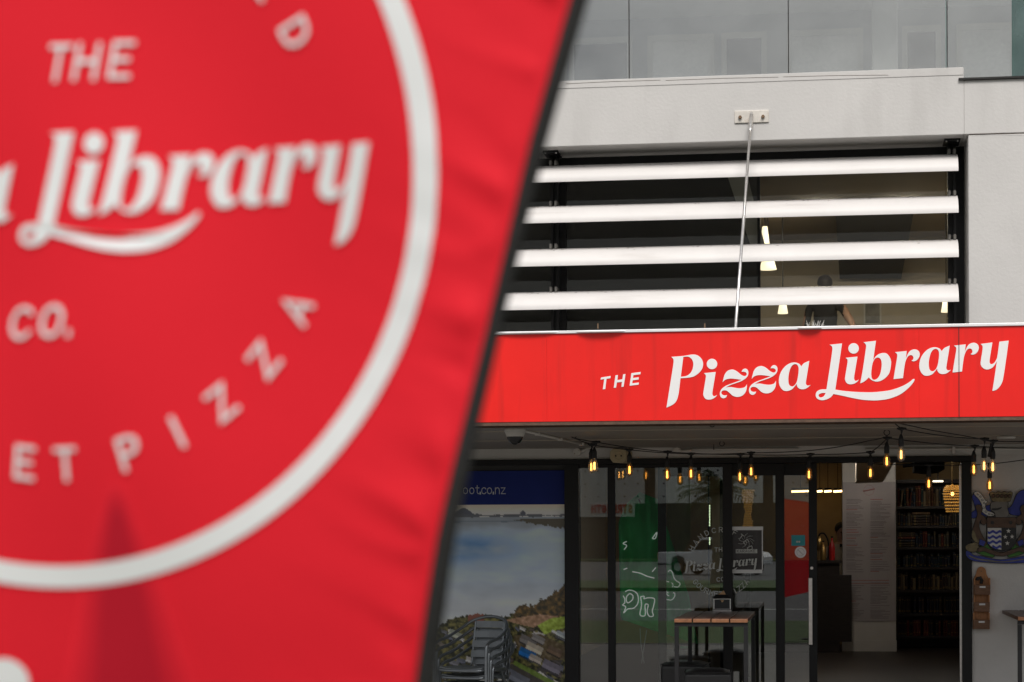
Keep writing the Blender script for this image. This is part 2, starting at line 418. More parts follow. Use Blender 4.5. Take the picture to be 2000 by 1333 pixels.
THE = [('T', [poly('328,600 345,540 612,498 605,560 495,578 460,862 393,870 432,585', 1150, 700, 14.29)]),
       ('H', [poly('745,482 815,470 797,612 940,590 958,455 1025,442 972,795 910,802 930,660 783,680 762,822 698,830', 1150, 700, 14.29)]),
       ('E', [poly('1190,420 1448,385 1440,450 1245,475 1235,555 1398,533 1388,598 1225,618 1213,703 1400,680 1390,740 1140,770', 1150, 700, 14.29)])]
# plain capitals for the rest, as strokes in a 1 x 1.4 cell: polylines
STK = {'A': ['0,0 .5,1.4 1,0', '.17,.45 .83,.45'], 'C': ['1,1.15 .8,1.34 .5,1.4 .2,1.25 .02,.9 .02,.5 .2,.15 .5,0 .8,.06 1,.25'],
       'D': ['0,0 0,1.4 .45,1.4 .8,1.25 .98,.9 .98,.5 .8,.15 .45,0 0,0'], 'E': ['.9,1.4 0,1.4 0,0 .9,0', '0,.72 .75,.72'],
       'F': ['.9,1.4 0,1.4 0,0', '0,.72 .75,.72'], 'G': ['1,1.15 .8,1.34 .5,1.4 .2,1.25 .02,.9 .02,.5 .2,.15 .5,0 .85,.1 1,.3 1,.65 .55,.65'],
       'H': ['0,0 0,1.4', '1,0 1,1.4', '0,.72 1,.72'], 'I': ['.5,0 .5,1.4'], 'K': ['0,0 0,1.4', '.95,1.4 0,.6', '.3,.85 1,0'],
       'M': ['0,0 0,1.4 .5,.5 1,1.4 1,0'], 'N': ['0,0 0,1.4 1,0 1,1.4'], 'O': ['.5,0 .2,.12 .02,.45 .02,.95 .2,1.28 .5,1.4 .8,1.28 .98,.95 .98,.45 .8,.12 .5,0'],
       'P': ['0,0 0,1.4 .6,1.4 .88,1.28 .95,1.02 .85,.78 .6,.66 0,.66'], 'R': ['0,0 0,1.4 .6,1.4 .88,1.28 .95,1.02 .85,.78 .6,.66 0,.66', '.5,.66 1,0'],
       'S': ['.95,1.2 .75,1.38 .4,1.4 .1,1.2 .12,.9 .5,.72 .85,.55 .95,.3 .75,.04 .4,0 .05,.18'], 'T': ['.5,0 .5,1.4', '0,1.4 1,1.4'],
       'U': ['0,1.4 0,.4 .2,.08 .5,0 .8,.08 1,.4 1,1.4'], 'Z': ['0,1.4 1,1.4 0,0 1,0'], '.': ['.3,.02 .3,.2'],
       'o': ['.45,0 .15,.12 .02,.45 .15,.8 .45,.92 .75,.8 .88,.45 .75,.12 .45,0'], 'c': ['.85,.72 .65,.9 .4,.92 .12,.78 .02,.45 .14,.12 .4,0 .65,.03 .85,.2'],
       't': ['.35,1.25 .35,.2 .5,.02 .75,.05', '.05,.9 .7,.9'], 'n': ['.05,0 .05,.92', '.05,.6 .25,.88 .5,.92 .75,.8 .82,.55 .82,0'], 'z': ['.05,.9 .8,.9 .05,.02 .85,.02']}
def strokes(ch, fn, wd, mb, t0, t1):
    """draw a plain letter with rounded-square strokes; fn(x, y, t) -> 3-D"""
    for q, st in enumerate(STK[ch]):
        pts = [Vector([float(a) for a in s_.split(',')]) for s_ in st.split()]
        L, R = [], []
        closed = (pts[0] - pts[-1]).length < 1e-6
        if closed: pts = pts[:-1]
        n = len(pts)
        for i in range(n):
            if closed: a, b = pts[i] - pts[i - 1], pts[(i + 1) % n] - pts[i]
            else:
                a = pts[i] - pts[i - 1] if i else pts[1] - pts[0]
                b = pts[i + 1] - pts[i] if i < n - 1 else a
            a, b = a.normalized(), b.normalized()
            na, nb = Vector((-a.y, a.x)), Vector((-b.y, b.x))
            mi_ = (na + nb)
            if mi_.length < .3: mi_ = na
            mi_.normalize(); mi_ *= wd / 2 / max(.55, mi_.dot(nb))
            p = pts[i].copy()
            if not closed and i == 0: p -= b * wd / 2
            if not closed and i == n - 1: p += a * wd / 2
            L.append(p + mi_); R.append(p - mi_)
        e = (t1 - t0) * .12 * q
        k = len(L); vs = [fn(p.x, p.y, t0 + e) for p in L] + [fn(p.x, p.y, t0 + e) for p in R] + [fn(p.x, p.y, t1) for p in L] + [fn(p.x, p.y, t1) for p in R]
        fs = []
        for i in range(k if closed else k - 1):
            j = (i + 1) % k
            fs += [(i, j, k + j, k + i), (i, 2 * k + i, 2 * k + j, j), (k + i, k + j, 3 * k + j, 3 * k + i)]
        if not closed: fs += [(0, k, 3 * k, 2 * k), (k - 1, 3 * k - 1, 4 * k - 1, 2 * k - 1)]
        mb.add(vs, fs)
    return mb

# ================================================================== THE SETTING
XL, XR = PX(60), PX(2420)                         # the stretch of building that is built
struct(MB().box(-60, 60, -15.7, 0.0, -.3, 0).build('footpath', 'concrete'))
struct(MB().box(-60, 60, -15.9, -15.7, -.3, .012).build('kerb', 'concrete'))
struct(MB().box(-60, 60, -25.2, -15.9, -.3, .004).build('grass_verge', 'grass'))
struct(MB().box(-90, 90, -53, -25.2, -.3, -.10).build('road', 'asphalt'))
struct(MB().box(-90, 90, -35.2, -35.0, -.1, -.094).build('road_marking', 'line_paint'))
struct(MB().box(-90, 90, -65, -53, -.3, .02).build('grass_median', 'grass'))
struct(MB().box(-90, 90, -138, -65, -.3, -.1).build('road_far', 'asphalt'))
struct(MB().box(-90, 90, -165, -138, -.3, .02).build('grass_far', 'grass'))
struct(MB().box(-400, 400, -600, 60, -.6, -.31).build('ground', 'asphalt'))

# ---- the shop building
zt, zb = PZ(148), PZ(276)                          # plaster band above the upper window
xw = PX(1893)                                      # right jamb of the upper window
xstep = PX(1885)
zled = PZ(155.5, u=1940)
bld = thing('shop_building', 'pale grey plastered two storey shop building behind the red sign', 'building', (PX(1600), 0, 0))
m_ = MB()
m_.box(XL, xstep, 0, .7, zb, zt)
m_.box(xstep, XR, 0, .7, zb, zled)
m_.build('upper_wall', 'plaster', bld, bevel=.006)
bx('coping', 'plaster', XL, xstep - .004, -.004, .25, zt - .06, zt + .006, bld, .003)
bx('ledge_flashing', 'black_rough', xstep - .045, XR, -.022, .3, zled + .001, zled + .018, bld)
bx('pier', 'plaster', xw, XR, .004, .7, 2.45, zb - .006, bld, .008)
zso_w, zso_f = PZ(873, 0, 1450), PZ(820.5, -2.84, 1450) + .01     # canopy underside at the wall and at the front
zh0, zh1 = PZ(892, 0, 1450), PZ(905, 0, 1450)       # shopfront head
xj0, xj1 = PX(1879, v=1100), PX(1898, v=1100)
bx('head_wall', 'plaster_dim', XL, XR, .01, .5, zh0 - .01, 2.95, bld)
bx('side_wall', 'plaster_dim', xj1, XR, .006, .5, 0, zh0 - .01, bld)
bx('left_wall', 'plaster_dim', XL, PX(560), .006, .5, 0, zh0 - .01, bld)
bx('upper_left_wall', 'plaster', XL, PX(385), .004, .7, 2.95, zb - .006, bld)
# hairline cracks between the coping and the wall / the pier and the band
for a, b in (((1105, 164), (1290, 157)), ((1300, 157.5), (1520, 151)), ((1530, 150.5), (1735, 147)), ((1893, 262.5), (2010, 261.5))):
    p, q = P(*a, -.005), P(*b, -.005)
    MB().tube([p, (p + q) / 2 + Vector((0, 0, .004)), q], .0013, 5).build('wall_crack', 'crest_brown', bld)
# ---- balcony behind the glass balustrade
zf2 = zt - .35
bx('balcony_floor', 'plaster_dim', XL, XR, .72, 2.6, zf2 - .2, zf2, bld)
wz = PZ(30, 2.4, 1450)
zs_ = wz
bx('balcony_back_wall', 'balcony_grey', XL, XR, 2.4, 2.6, zf2, zs_ + .4, bld)
bx('balcony_soffit', 'cap_white', XL, XR, .5, 2.4, zs_, zs_ + .15, bld)
bx('roof', 'plaster', XL, XR, .45, 14.5, zs_ + .4, zs_ + .6, bld)
bx('balcony_column', 'plaster', PX(1706, 1.2), PX(1756, 1.2), 1.2, 1.45, zf2, zs_, bld, .01)
for i, (a, b) in enumerate(((1010, 1110), (1115, 1238), (1268, 1398), (1412, 1500), (1540, 1688), (1764, 1840), (1870, 1985))):
    m_ = MB(); x0, x1 = PX(a, 2.4), PX(b, 2.4); z1 = PZ(78, 2.4, 1450)
    m_.box(x0, x1, 2.34, 2.4, zf2 + .05, zf2 + .12); m_.box(x0, x1, 2.34, 2.4, z1, z1 + .06)
    m_.box(x0, x0 + .05, 2.34, 2.4, zf2 + .12, z1); m_.box(x1 - .05, x1, 2.34, 2.4, zf2 + .12, z1)
    fr_ = m_.build('balcony_window', 'plastic_white', bld)
    bx('pane', 'car_glass' if i % 2 else 'steel', x0 + .05, x1 - .05, 2.36, 2.375, zf2 + .12, z1, fr_)

# ---- glass balustrade
gb = thing('glass_balustrade', 'frameless glass balustrade panels standing along the plaster parapet', 'balustrade', (PX(1500), .03, zt))
seams = [300, 610, 917, 1229, 1540, 1848]
for a, b in zip(seams, seams[1:]):
    x0, x1 = PX(a, .05, 80) + .004, PX(b, .05, 80) - .004
    pn = bx('glass_panel', 'pane_rail', x0, x1, .045, .057, zt - .3, zt + 1.0, gb)
    bx('panel_edge', 'black_rough' if b < 1800 else 'glass_edge', x1 - .001, x1 + .006, .044, .058, zt - .02, zt + 1.0, pn)
bx('glass_panel', 'pane_rail', PX(1851, .12, 80), PX(1976, .12, 80), .11, .122, zled - .02, zt + 1.0, gb)
pe = MB()
x0 = PX(1976, .12, 80)
pe.add([(x0, .116, zled), (x0 + .35, -.42, zled), (x0 + .35, -.42, zt + 1), (x0, .116, zt + 1), (x0 + .012, .122, zled), (x0 + .362, -.414, zled), (x0 + .362, -.414, zt + 1), (x0 + .012, .122, zt + 1)],
       [(0, 1, 2, 3), (4, 7, 6, 5), (0, 4, 5, 1), (3, 2, 6, 7), (1, 5, 6, 2), (0, 3, 7, 4)])
pe.build('return_panel', 'glass_edge', gb)

# ---- upper window
YW = .56
wx0, wx1 = PX(400, YW), PX(1884, YW, 450)
wz1, wz0 = PZ(304, YW), 2.96
uw = thing('upper_window', 'wide black framed window of the upper storey behind white louvres', 'window', ((wx0 + wx1) / 2, YW, wz0))
bx('frame', 'black_frame', wx0, wx1, YW, YW + .1, wz1 - .055, wz1 + .03, uw)
bx('frame', 'black_frame', wx1 - .075, wx1 + .03, YW - .002, YW + .1, wz0, wz1 - .055, uw)
bx('frame', 'black_frame', wx0, wx1 - .075, YW, YW + .1, wz0, wz0 + .06, uw)
xm = PX(1482, YW, 450); xm2 = PX(1093, YW, 450)
bx('mullion', 'black_frame', xm - .012, xm + .012, YW + .01, YW + .07, wz0 + .06, wz1 - .055, uw)
bx('mullion', 'black_frame', xm2 - .03, xm2 + .055, YW + .01, YW + .07, wz0 + .06, wz1 - .055, uw)
for a, b in ((wx0, xm2 - .03), (xm2 + .055, xm - .012), (xm + .012, wx1 - .075)):
    bx('pane', 'pane_up', a, b, YW + .035, YW + .043, wz0 + .06, wz1 - .055, uw)
# room behind it
struct(bx('upper_floor', 'room_floor', XL, XR, .7, 6.6, 2.8, 2.95))
struct(bx('upper_ceiling', 'room_ceiling', XL, XR, .7, 6.6, wz1 + .03, wz1 + .2))
struct(bx('upper_back_wall', 'room_wall', XL, XR, 6.3, 6.6, 2.95, wz1 + .03))
struct(bx('upper_side_wall', 'room_wall', wx1 + .6, wx1 + .8, .7, 6.3, 2.95, wz1 + .03))
struct(bx('upper_side_wall_far', 'room_wall', XL, XL + .2, .7, 6.3, 2.95, wz1 + .03))
tag(bx('roller_blind', 'blind_dark', wx0 + .02, xm - .014, YW + .09, YW + .1, wz0 + .28, wz1 - .03),
    'dark roller blind drawn down behind the left upper panes', 'blind')
# sloping dark ceiling panel and pale beam
mb = MB(); pts = [P(1628, 345, 3.2), P(1800, 336, 3.2), P(1760, 545, 6.2), P(1640, 545, 6.2)]
mb.add(pts + [p + Vector((0, 0, .03)) for p in pts], [(0, 1, 2, 3), (4, 7, 6, 5), (0, 4, 5, 1), (1, 5, 6, 2), (2, 6, 7, 3), (3, 7, 4, 0)])
tag(mb.build('ceiling_panel', 'blind_dark'), 'dark sloping ceiling panel seen between the upper louvres', 'panel')
mb = MB(); a, b = P(1436, 330, YW + .07), P(1486, 500, YW + .07)
mb.add([a + Vector((-.09, 0, 0)), a + Vector((.09, 0, 0)), b + Vector((.06, 0, 0)), b + Vector((-.06, 0, 0))] + [p + Vector((0, .016, 0)) for p in (a + Vector((-.09, 0, 0)), a + Vector((.09, 0, 0)), b + Vector((.06, 0, 0)), b + Vector((-.06, 0, 0)))],
       [(0, 1, 2, 3), (4, 7, 6, 5), (0, 4, 5, 1), (1, 5, 6, 2), (2, 6, 7, 3), (3, 7, 4, 0)])
tag(mb.build('curtain', 'room_pale'), 'pale slanting curtain edge beside the dark upper blind', 'curtain')
def up_lamp(u, v, w_, h_, lab):
    t = thing('pendant_lamp', lab, 'lamp', P(u, v, 4.4), 'lit pendant lamps in the upper room')
    z = P(u, v, 4.4); k = 1 / 185.
    mb = MB(); mb.lathe([(w_ * .28 * k, h_ * .5 * k), (w_ * .5 * k, -h_ * .5 * k), (w_ * .45 * k, -h_ * .5 * k), (.004, -h_ * .46 * k)], z, 16)
    mb.build('shade', 'white_light', t, True)
    MB().tube([z + Vector((0, 0, h_ * .5 * k)), Vector((z.x, z.y, wz1 + .03))], .006, 6).build('cord', 'cable_black', t)
up_lamp(1494, 460, 18, 34, 'lit lamp above the third louvre beside the mullion')
up_lamp(1500, 514, 34, 26, 'lit lamp just below the third louvre beside the mullion')
up_lamp(1529, 600, 20, 26, 'lit lamp below the lowest louvre left of the standing person')
up_lamp(1848, 597, 20, 26, 'lit lamp at the far right below the lowest louvre')
for u_, v_ in ((1600, 404), (1765, 399)):  # unseen discs added behind the second louvre to brighten the upper room
    d_ = ray(u_, v_); p_ = EYE + d_ * ((wz1 + .012 - EYE.z) / d_.z)
    t = thing('added_fill_light', 'added unseen fill light on the upper ceiling behind the %s' % ('second louvre near the mullion' if u_ < 1700 else 'right part of the second louvre'), 'light', p_)
    MB().lathe([(0, -.012), (.16, -.012), (.17, 0), (.17, .017), (0, .017)], p_, 24).build('lamp', 'upper_fill_light', t, True)
pf = thing('picture_frame', 'framed picture on the wall of the upper room', 'picture', P(1704, 612, 6.28))
c = P(1704, 606, 6.28)
MB().box(c.x - .1, c.x + .1, 6.25, 6.29, c.z - .17, c.z + .15).build('frame', 'room_pale', pf)
MB().box(c.x - .08, c.x + .08, 6.243, 6.25, c.z - .15, c.z + .13).build('picture', 'picture_print', pf)

# ---- louvre screen
lv = thing('louvre_screen', 'four curved white sun louvres on black posts across the upper window', 'louvres', (PX(1500, .3), .3, wz0))
YB = .06
bx0, bx1 = PX(420, YB), PX(1872.5, YB, 450)
for vb, in ((345.5,), (426,), (511.5,), (597.5,)):
    z0 = PZ(vb, YB, 1452); n = 14; a_, b_ = .30, .185
    prof = [(YB + a_ * (1 - math.cos(f)), z0 + b_ * math.sin(f)) for f in [PI / 2 * 1.02 * i / n for i in range(n + 1)]]
    inn = [(y + .018 * math.cos(PI / 2 * i / n), z - .014 * math.sin(PI / 2 * i / n) + (.0 if i else .0)) for i, (y, z) in enumerate(prof)]
    ring = prof + inn[::-1]
    k = len(ring); mb = MB(); segs = [bx0, PX(1072, YB), PX(1072, YB) + .003, bx1 - .006, bx1]
    vs_ = []
    for x in segs:
        for (y, z) in ring: vs_.append((x, y, z))
    fs = []
    for i in range(len(segs) - 1):
        for j in range(k):
            fs.append((i * k + j, i * k + (j + 1) % k, (i + 1) * k + (j + 1) % k, (i + 1) * k + j))
    for e in (0, len(segs) - 1):
        for j in range(n): fs.append((e * k + j, e * k + j + 1, e * k + k - 2 - j, e * k + k - 1 - j))
    mb.add(vs_, fs)
    bl = mb.build('blade', 'blade', lv, 'angle')
    # grime speckles caught along the upper curve
    sp = MB(); rnd = random.Random(int(vb))
    for q in range(1100):
        x = rnd.uniform(bx0, bx1); f = PI / 2 - abs(rnd.gauss(.22, .16)); s_ = rnd.uniform(.002, .0085)
        y, z = YB + a_ * (1 - math.cos(f)), z0 + b_ * math.sin(f)
        ny, nz = -math.cos(f) * b_, math.sin(f) * a_; l = math.hypot(ny, nz); ny, nz = ny / l, nz / l
        c0 = Vector((x, y + ny * .0015, z + nz * .0015)); tv = Vector((0, nz, -ny)) * s_ * .6; xv = Vector((s_ * rnd.uniform(.6, 2.2), 0, 0))
        sp.add([c0 - tv - xv, c0 - tv * .6 + xv, c0 + tv + xv * .7, c0 + tv * .8 - xv * .8], [(0, 1, 2, 3)])
    tag(sp.build('grime', 'blade_dirt', bl), kind='stuff')
    for uc in (1082, 1858):
        x = PX(uc, YB + .25, 450)
        mb = MB()
        for dx in (-.02, .025):
            mb.box(x + dx - .009, x + dx + .009, YB + .16, YB + .33, z0 + .17, z0 + .215)
            mb.lathe([(.0, -.012), (.016, -.012), (.016, .012), (0, .012)], (x + dx, YB + .2, z0 + .2), 10)
        mb.build('clamp', 'crest_grey', lv)
for uc in (1084, 1859):
    x = PX(uc, YB + .36, 450)
    mb = MB(); mb.box(x - .035, x - .012, YB + .33, YB + .43, wz0, wz1 + .04); mb.box(x + .012, x + .035, YB + .33, YB + .43, wz0, wz1 + .04); mb.box(x - .012, x + .012, YB + .36, YB + .40, wz0, wz1 + .04)
    mb.build('post', 'black_frame', lv)
    mb = MB(); mb.box(x - .075, x + .06, YB + .1, YB + .4, zb - .016, zb - .001); mb.box(x - .04, x + .035, YB + .2, YB + .4, wz1 + .0, zb - .016)
    br = mb.build('bracket', 'black_frame', lv); WORLD[br.name] = WORLD[lv.name]
    for dx, dy in ((-.055, .13), (.04, .13)): MB().ball((x + dx, YB + dy, zb - .017), .008, 8, 5).build('bolt', 'steel', br)

# ---- canopy and sign
YS = -2.90
zs1, zs0 = PZ(646.5, YS), PZ(819.6, YS)
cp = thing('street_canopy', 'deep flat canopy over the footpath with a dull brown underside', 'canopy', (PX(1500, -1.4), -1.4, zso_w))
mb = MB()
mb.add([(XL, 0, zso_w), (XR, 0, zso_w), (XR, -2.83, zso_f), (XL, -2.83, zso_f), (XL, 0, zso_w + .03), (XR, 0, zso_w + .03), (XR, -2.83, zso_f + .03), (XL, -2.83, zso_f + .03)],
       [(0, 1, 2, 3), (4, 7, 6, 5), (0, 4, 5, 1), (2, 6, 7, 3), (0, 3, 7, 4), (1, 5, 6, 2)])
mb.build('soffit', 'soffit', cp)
bx('roof_sheet', 'steel', XL, XR, -2.83, 0, zso_w + .25, zso_w + .28, cp)
bx('fascia_board', 'charcoal', XL, XR, -2.838, -2.80, zs0 + .03, zs1 - .01, cp)
bx('edge_batten', 'crest_brown', XL, XR, -2.80, -2.74, zso_f - .045, zso_f - .004, cp)
for yy in (-.95, -1.9):
    z = zso_w + (zso_f - zso_w) * (-yy / 2.83)
    bx('soffit_joint', 'room_wall', XL, XR, yy - .006, yy + .006, z - .004, z + .002, cp)
sg = thing('shop_sign', 'long red fascia sign with white lettering along the canopy edge', 'sign', (PX(1500, YS), YS, zs0))
for a, b in ((90, 1068), (1068, 1795), (1795, 1873), (1873, 2400)):
    bx('panel', 'sign_red', PX(a, YS, 730) + .0004, PX(b, YS, 730) - .0004, YS, YS + .06, zs0, zs1, sg)
xs_ = PX(1873, YS, 730)
bx('seam', 'black_rough', xs_ - .0022, xs_ + .0022, YS - .0055, YS + .01, zs0 + .001, zs1 - .001, sg)
bx('bottom_trim', 'crest_brown', PX(90, YS), PX(2400, YS), YS + .004, YS + .055, zs0 - .026, zs0 - .001, sg)
def sgn(u, v, t): p = P(u, v, YS); return Vector((p.x, YS - t, p.z))
for ch, loops in THE: MB().prism(loops, sgn, .0030, -.001).build('letter', 'sign_white', sg)
prev = None
for i, (ch, loops) in enumerate(GLY):
    o = MB().prism(loops, sgn, .0030, -.001).build('letter_dot' if i in (2, 8) else 'letter', 'sign_white', prev if i in (2, 8) else sg)
    if i not in (2, 8): WORLD[o.name] = WORLD[sg.name]; prev = o
# white flashing along the top, with two bent lips
zc = PZ(640.5, YS)
cap = thing('sign_flashing', 'white metal flashing capping the top edge of the red sign', 'flashing', (PX(1500, YS), YS, zs1))
bx('strip', 'cap_white', PX(90, YS), PX(2400, YS), YS - .012, YS + .11, zs1 + .002, zc, cap, .002)
for a, b, d in ((975, 1090, .016), (1126, 1222, .030), (1558, 1606, .034)):
    x0, x1 = PX(a, YS), PX(b, YS); mb = MB(); n = 10; vs_ = []; fs = []
    for i in range(n + 1):
        x = x0 + (x1 - x0) * i / n; e = math.sin(PI * i / n) ** .6 * d
        vs_ += [(x, YS - .012, zc - .004), (x, YS - .013 - e, zc - .006 - e * .12), (x, YS - .013 - e, zc - .012 - e * .12), (x, YS - .012, zc - .012)]
    for i in range(n):
        for j in range(4): fs.append((i * 4 + j, i * 4 + (j + 1) % 4, i * 4 + 4 + (j + 1) % 4, i * 4 + 4 + j))
    fs += [(0, 1, 2, 3), (n * 4 + 3, n * 4 + 2, n * 4 + 1, n * 4)]
    mb.add(vs_, fs).build('bent_lip', 'cap_white', cap)
for u in (1167, 1376, 1798):
    p = P(u, 639, YS); MB().tube([p + Vector((0, .03, -.01)), p + Vector((0, .03, .028))], .005, 6).build('screw', 'bolt', cap)
mb = MB(); rnd = random.Random(3)
for i in range(22):
    p = P(1572 + rnd.random() * 34, 643, YS); mb.tube([p + Vector((0, .02, 0)), p + Vector((rnd.uniform(-.03, .03), .02 + rnd.uniform(-.02, .02), rnd.uniform(.03, .065)))], .0012, 4)
tag(mb.build('dry_twigs', 'plastic_white'), 'small tuft of pale dry twigs on top of the sign flashing', 'twigs', kind='stuff')

# ---- tie rod
tr = thing('tie_rod', 'thin galvanised tie rod from a stained wall plate down to the canopy', 'tie rod', P(1467, 228, 0))
pc = P(1468, 228.5, 0)
mb = MB(); hw, hh = .145, .052
mb.box(pc.x - hw, pc.x + hw, -.012, 0, pc.z - hh, pc.z + hh); mb.build('wall_plate', 'rusty_plate', tr, bevel=.003)
for s_ in (-1, 1):
    MB().lathe([(0, -.018), (.014, -.018), (.016, 0), (.016, .004)], (pc.x + s_ * .097, -.014, pc.z - .004), 6, axis='y').build('bolt', 'bolt', tr)
a = Vector((pc.x, -.03, pc.z + .02)); b = P(1436, 650, -2.55)
MB().tube([a + Vector((0, .03, 0)), a, a + (b - a) * .01], .015, 8).build('clevis', 'steel', tr)
d = (b - a).normalized()
MB().tube([a, a + d * .05, a + d * .06, a + d * .22, a + d * .27, a + d * .3], [.012, .014, .02, .02, .016, .013], 10).build('turnbuckle', 'steel', tr, True)
MB().tube([a + d * .28, b + d * .12], .0115, 10).build('rod', 'steel', tr, True)

# ================================================================== SHOPFRONT
YF = .02
sf = thing('shopfront_frame', 'black aluminium shopfront frame under the canopy', 'shopfront', (PX(1500, YF), YF, 0))
xp0, xp1 = PX(1103.5, YF, 1100), PX(1131, YF, 1100)
bx('head', 'black_frame', PX(560), xj1, -.02, .2, zh1, zh0 - .012, sf, .004)
bx('post', 'black_frame', xp0, xp1, -.015, .18, 0, zh1, sf, .004)
bx('post', 'black_frame', xj0, xj1, -.025, .2, 0, zh1 - .001, sf, .004)
bx('door_track', 'steel', PX(1873.5), xj0 - .001, .03, .06, .16, zh1 - .03, sf)
bx('fixed_stile', 'black_frame', PX(560), PX(580), 0, .1, 0, zh1, sf)
xa, xb = xp1, PX(1187, .0, 1100)
pz0, pz1 = .1, PZ(914, YF, 1160)
bx('transom', 'black_frame', xp1, xb, 0, .1, pz1, zh1, sf)
bx('pane', 'pane', xp1, xb, .045, .053, .1, pz1, sf)
bx('sill', 'black_frame', xp1, PX(1596), 0, .17, 0, .1, sf)
def sliding_door(ua, ub, sw, sw2, Y, vt, lab, handle=False):
    x0, x1 = PX(ua, Y, 1100), PX(ub, Y, 1100); s1, s2 = sw / 228., sw2 / 228.
    t = thing('sliding_door', lab, 'door', ((x0 + x1) / 2, Y, .1), 'sliding glass doors pushed to the left')
    zt_ = PZ(vt, Y, 1500); z0, z1 = .1, zh1 - .004
    bx('stile', 'black_frame', x0, x0 + s1, Y, Y + .045, z0, z1, t, .003)
    bx('stile', 'black_frame', x1 - s2, x1, Y, Y + .045, z0, z1, t, .003)
    bx('rail', 'black_frame', x0 + s1, x1 - s2, Y + .002, Y + .043, zt_, z1, t)
    bx('rail', 'black_frame', x0 + s1, x1 - s2, Y + .002, Y + .043, z0, z0 + .12, t)
    bx('pane', 'pane', x0 + s1, x1 - s2, Y + .018, Y + .026, z0 + .12, zt_, t)
    if handle:
        xh = PX(1583, Y - .05, 1190); za, zb_ = PZ(1129, Y - .05, 1583), PZ(1260, Y - .05, 1583)
        mb = MB(); mb.box(xh - .016, xh + .016, Y - .06, Y - .035, zb_, za); mb.box(xh - .01, xh + .01, Y - .036, Y, zb_ + .05, zb_ + .08); mb.box(xh - .01, xh + .01, Y - .036, Y, za - .08, za - .05)
        mb.build('handle', 'steel', t, bevel=.004)
        p = P(1585.5, 1110, Y)
        MB().lathe([(0, -.02), (.013, -.02), (.013, .002)], (p.x, Y, p.z), 10, axis='y').build('lock', 'steel', t)
    return t, x0, x1
dA = sliding_door(1187, 1430, 15, 18, -.004, 912, 'leftmost sliding glass door carrying the round white logo decal')
dB = sliding_door(1285, 1532, 16, 17, .05, 929, 'middle sliding glass door carrying the karaoke poster')
dC = sliding_door(1406, 1596, 14, 16, .104, 929, 'rightmost sliding glass door with the long steel handle', True)

# ---- window poster left of the post
YP = .06
px0, px1 = PX(590, YP), xp0
hz1, hz0 = PZ(920, YP, 1000), PZ(986, YP, 1000)
ps = thing('window_poster', 'window poster of a harbour and town under a dark blue header', 'poster', ((px0 + px1) / 2, YP, .1))
bx('backing', 'charcoal', PX(560), px1, YP + .02, YP + .07, .0, zh0 - .02, ps)
bx('header', 'header_blue', px0, px1, YP, YP + .02, hz0, hz1, ps)
def pst(x, y, t, o=[0, 0, 1]): return Vector((o[0] + (x * .80 + .04) * o[2], YP - t, o[1] + y * o[2]))
for ch, uu in zip('oot.co.nz', (904, 916.5, 928, 934.6, 940, 951, 960, 966.5, 978)):
    base = P(uu, 965, YP); o = [base.x, base.z, 13.0 / 225.]
    strokes(ch, lambda x, y, t, o=o: pst(x, y, t, o), .24 if ch == '.' else .115, MB(), .0025, -.001).build('letter', 'header_text', ps)
# the printed picture: ink colours laid on a fine grid
U0, U1, V0, V1, st = 590, 1104, 986, 1400, 1.8
nu, nv = int((U1 - U0) / st) + 1, int((V1 - V0) / st) + 1
gu = np.linspace(U0, U1, nu); gv = np.linspace(V0, V1, nv); GU, GV = np.meshgrid(gu, gv)
col = np.zeros((nv, nu, 3))
def fbm(sx, sy, sd=0, oct=4):
    r = np.zeros((nv, nu))
    for j in range(nv):
        for i in range(nu): r[j, i] = noise.fractal(Vector((gu[i] * sx, gv[j] * sy, sd)), 1, 2, oct)
    return r
n1, n2, n3 = fbm(.012, .03, 1, 3), fbm(.12, .12, 5, 3), fbm(.05, .06, 9, 3)
def lerp(a, b, t): return np.array(a) * (1 - t[..., None]) + np.array(b) * t[..., None]
def sm(a, b, x): t = np.clip((x - a) / (b - a), 0, 1); return t * t * (3 - 2 * t)
col[:] = lerp((176, 166, 154), (186, 182, 174), sm(986, 1004, GV))
sea = lerp((128, 136, 146), (150, 164, 180), sm(1010, 1050, GV + n1 * 20))
sea = sea * (1 - .8 * (np.exp(-((GU - 905) / 95) ** 2 - ((GV - 1072) / 26) ** 2) * np.clip(.8 + n1, 0, 1.2))[..., None]) + np.array((56, 98, 148)) * (.8 * np.exp(-((GU - 905) / 95) ** 2 - ((GV - 1072) / 26) ** 2) * np.clip(.8 + n1, 0, 1.2))[..., None]
sea = sea + (n1 * 14)[..., None]
low = sm(1100, 1200, GV); sea = sea * (1 - low[..., None]) + (np.array((162, 167, 172)) + (n1 * 10)[..., None]) * low[..., None]
sm_ = GV > 1010; col[sm_] = sea[sm_]
for cx_, wd_, h_, base in ((902, 22, 14, 1006), (1020, 6, 6, 1004)):
    k = (GV < base + 2) & (GV > base - h_ * np.clip(1 - (np.abs(GU - cx_) / wd_) ** 1.3, 0, 1) - .5) & (np.abs(GU - cx_) < wd_); col[k] = (72, 76, 88)
k = (np.abs(GV - 1007.5) < 2.6 + n3 * 3); col[k] = (78, 82, 90)
k = (GV > 1018) & (GV < 1019.5 + n3 * 2); col[k] = (96, 108, 122)
k = (GV > 1013 + (1104 - GU) * .02) & (GV < 1034 + n2 * 5 - (1104 - GU) * .17) & (GU > 1002); col[k] = (74, 70, 60)
cu = np.array([780, 845, 880, 905, 930, 960, 990, 1003, 1012, 1022, 1040, 1052, 1066, 1082, 1094, 1104]); cvv = np.array([1246, 1228, 1208, 1205, 1199, 1204, 1206, 1195, 1184, 1182, 1184, 1174, 1170, 1156, 1150, 1138])
coast = np.interp(GU, cu, cvv) + n2 * 6
land = GV > coast
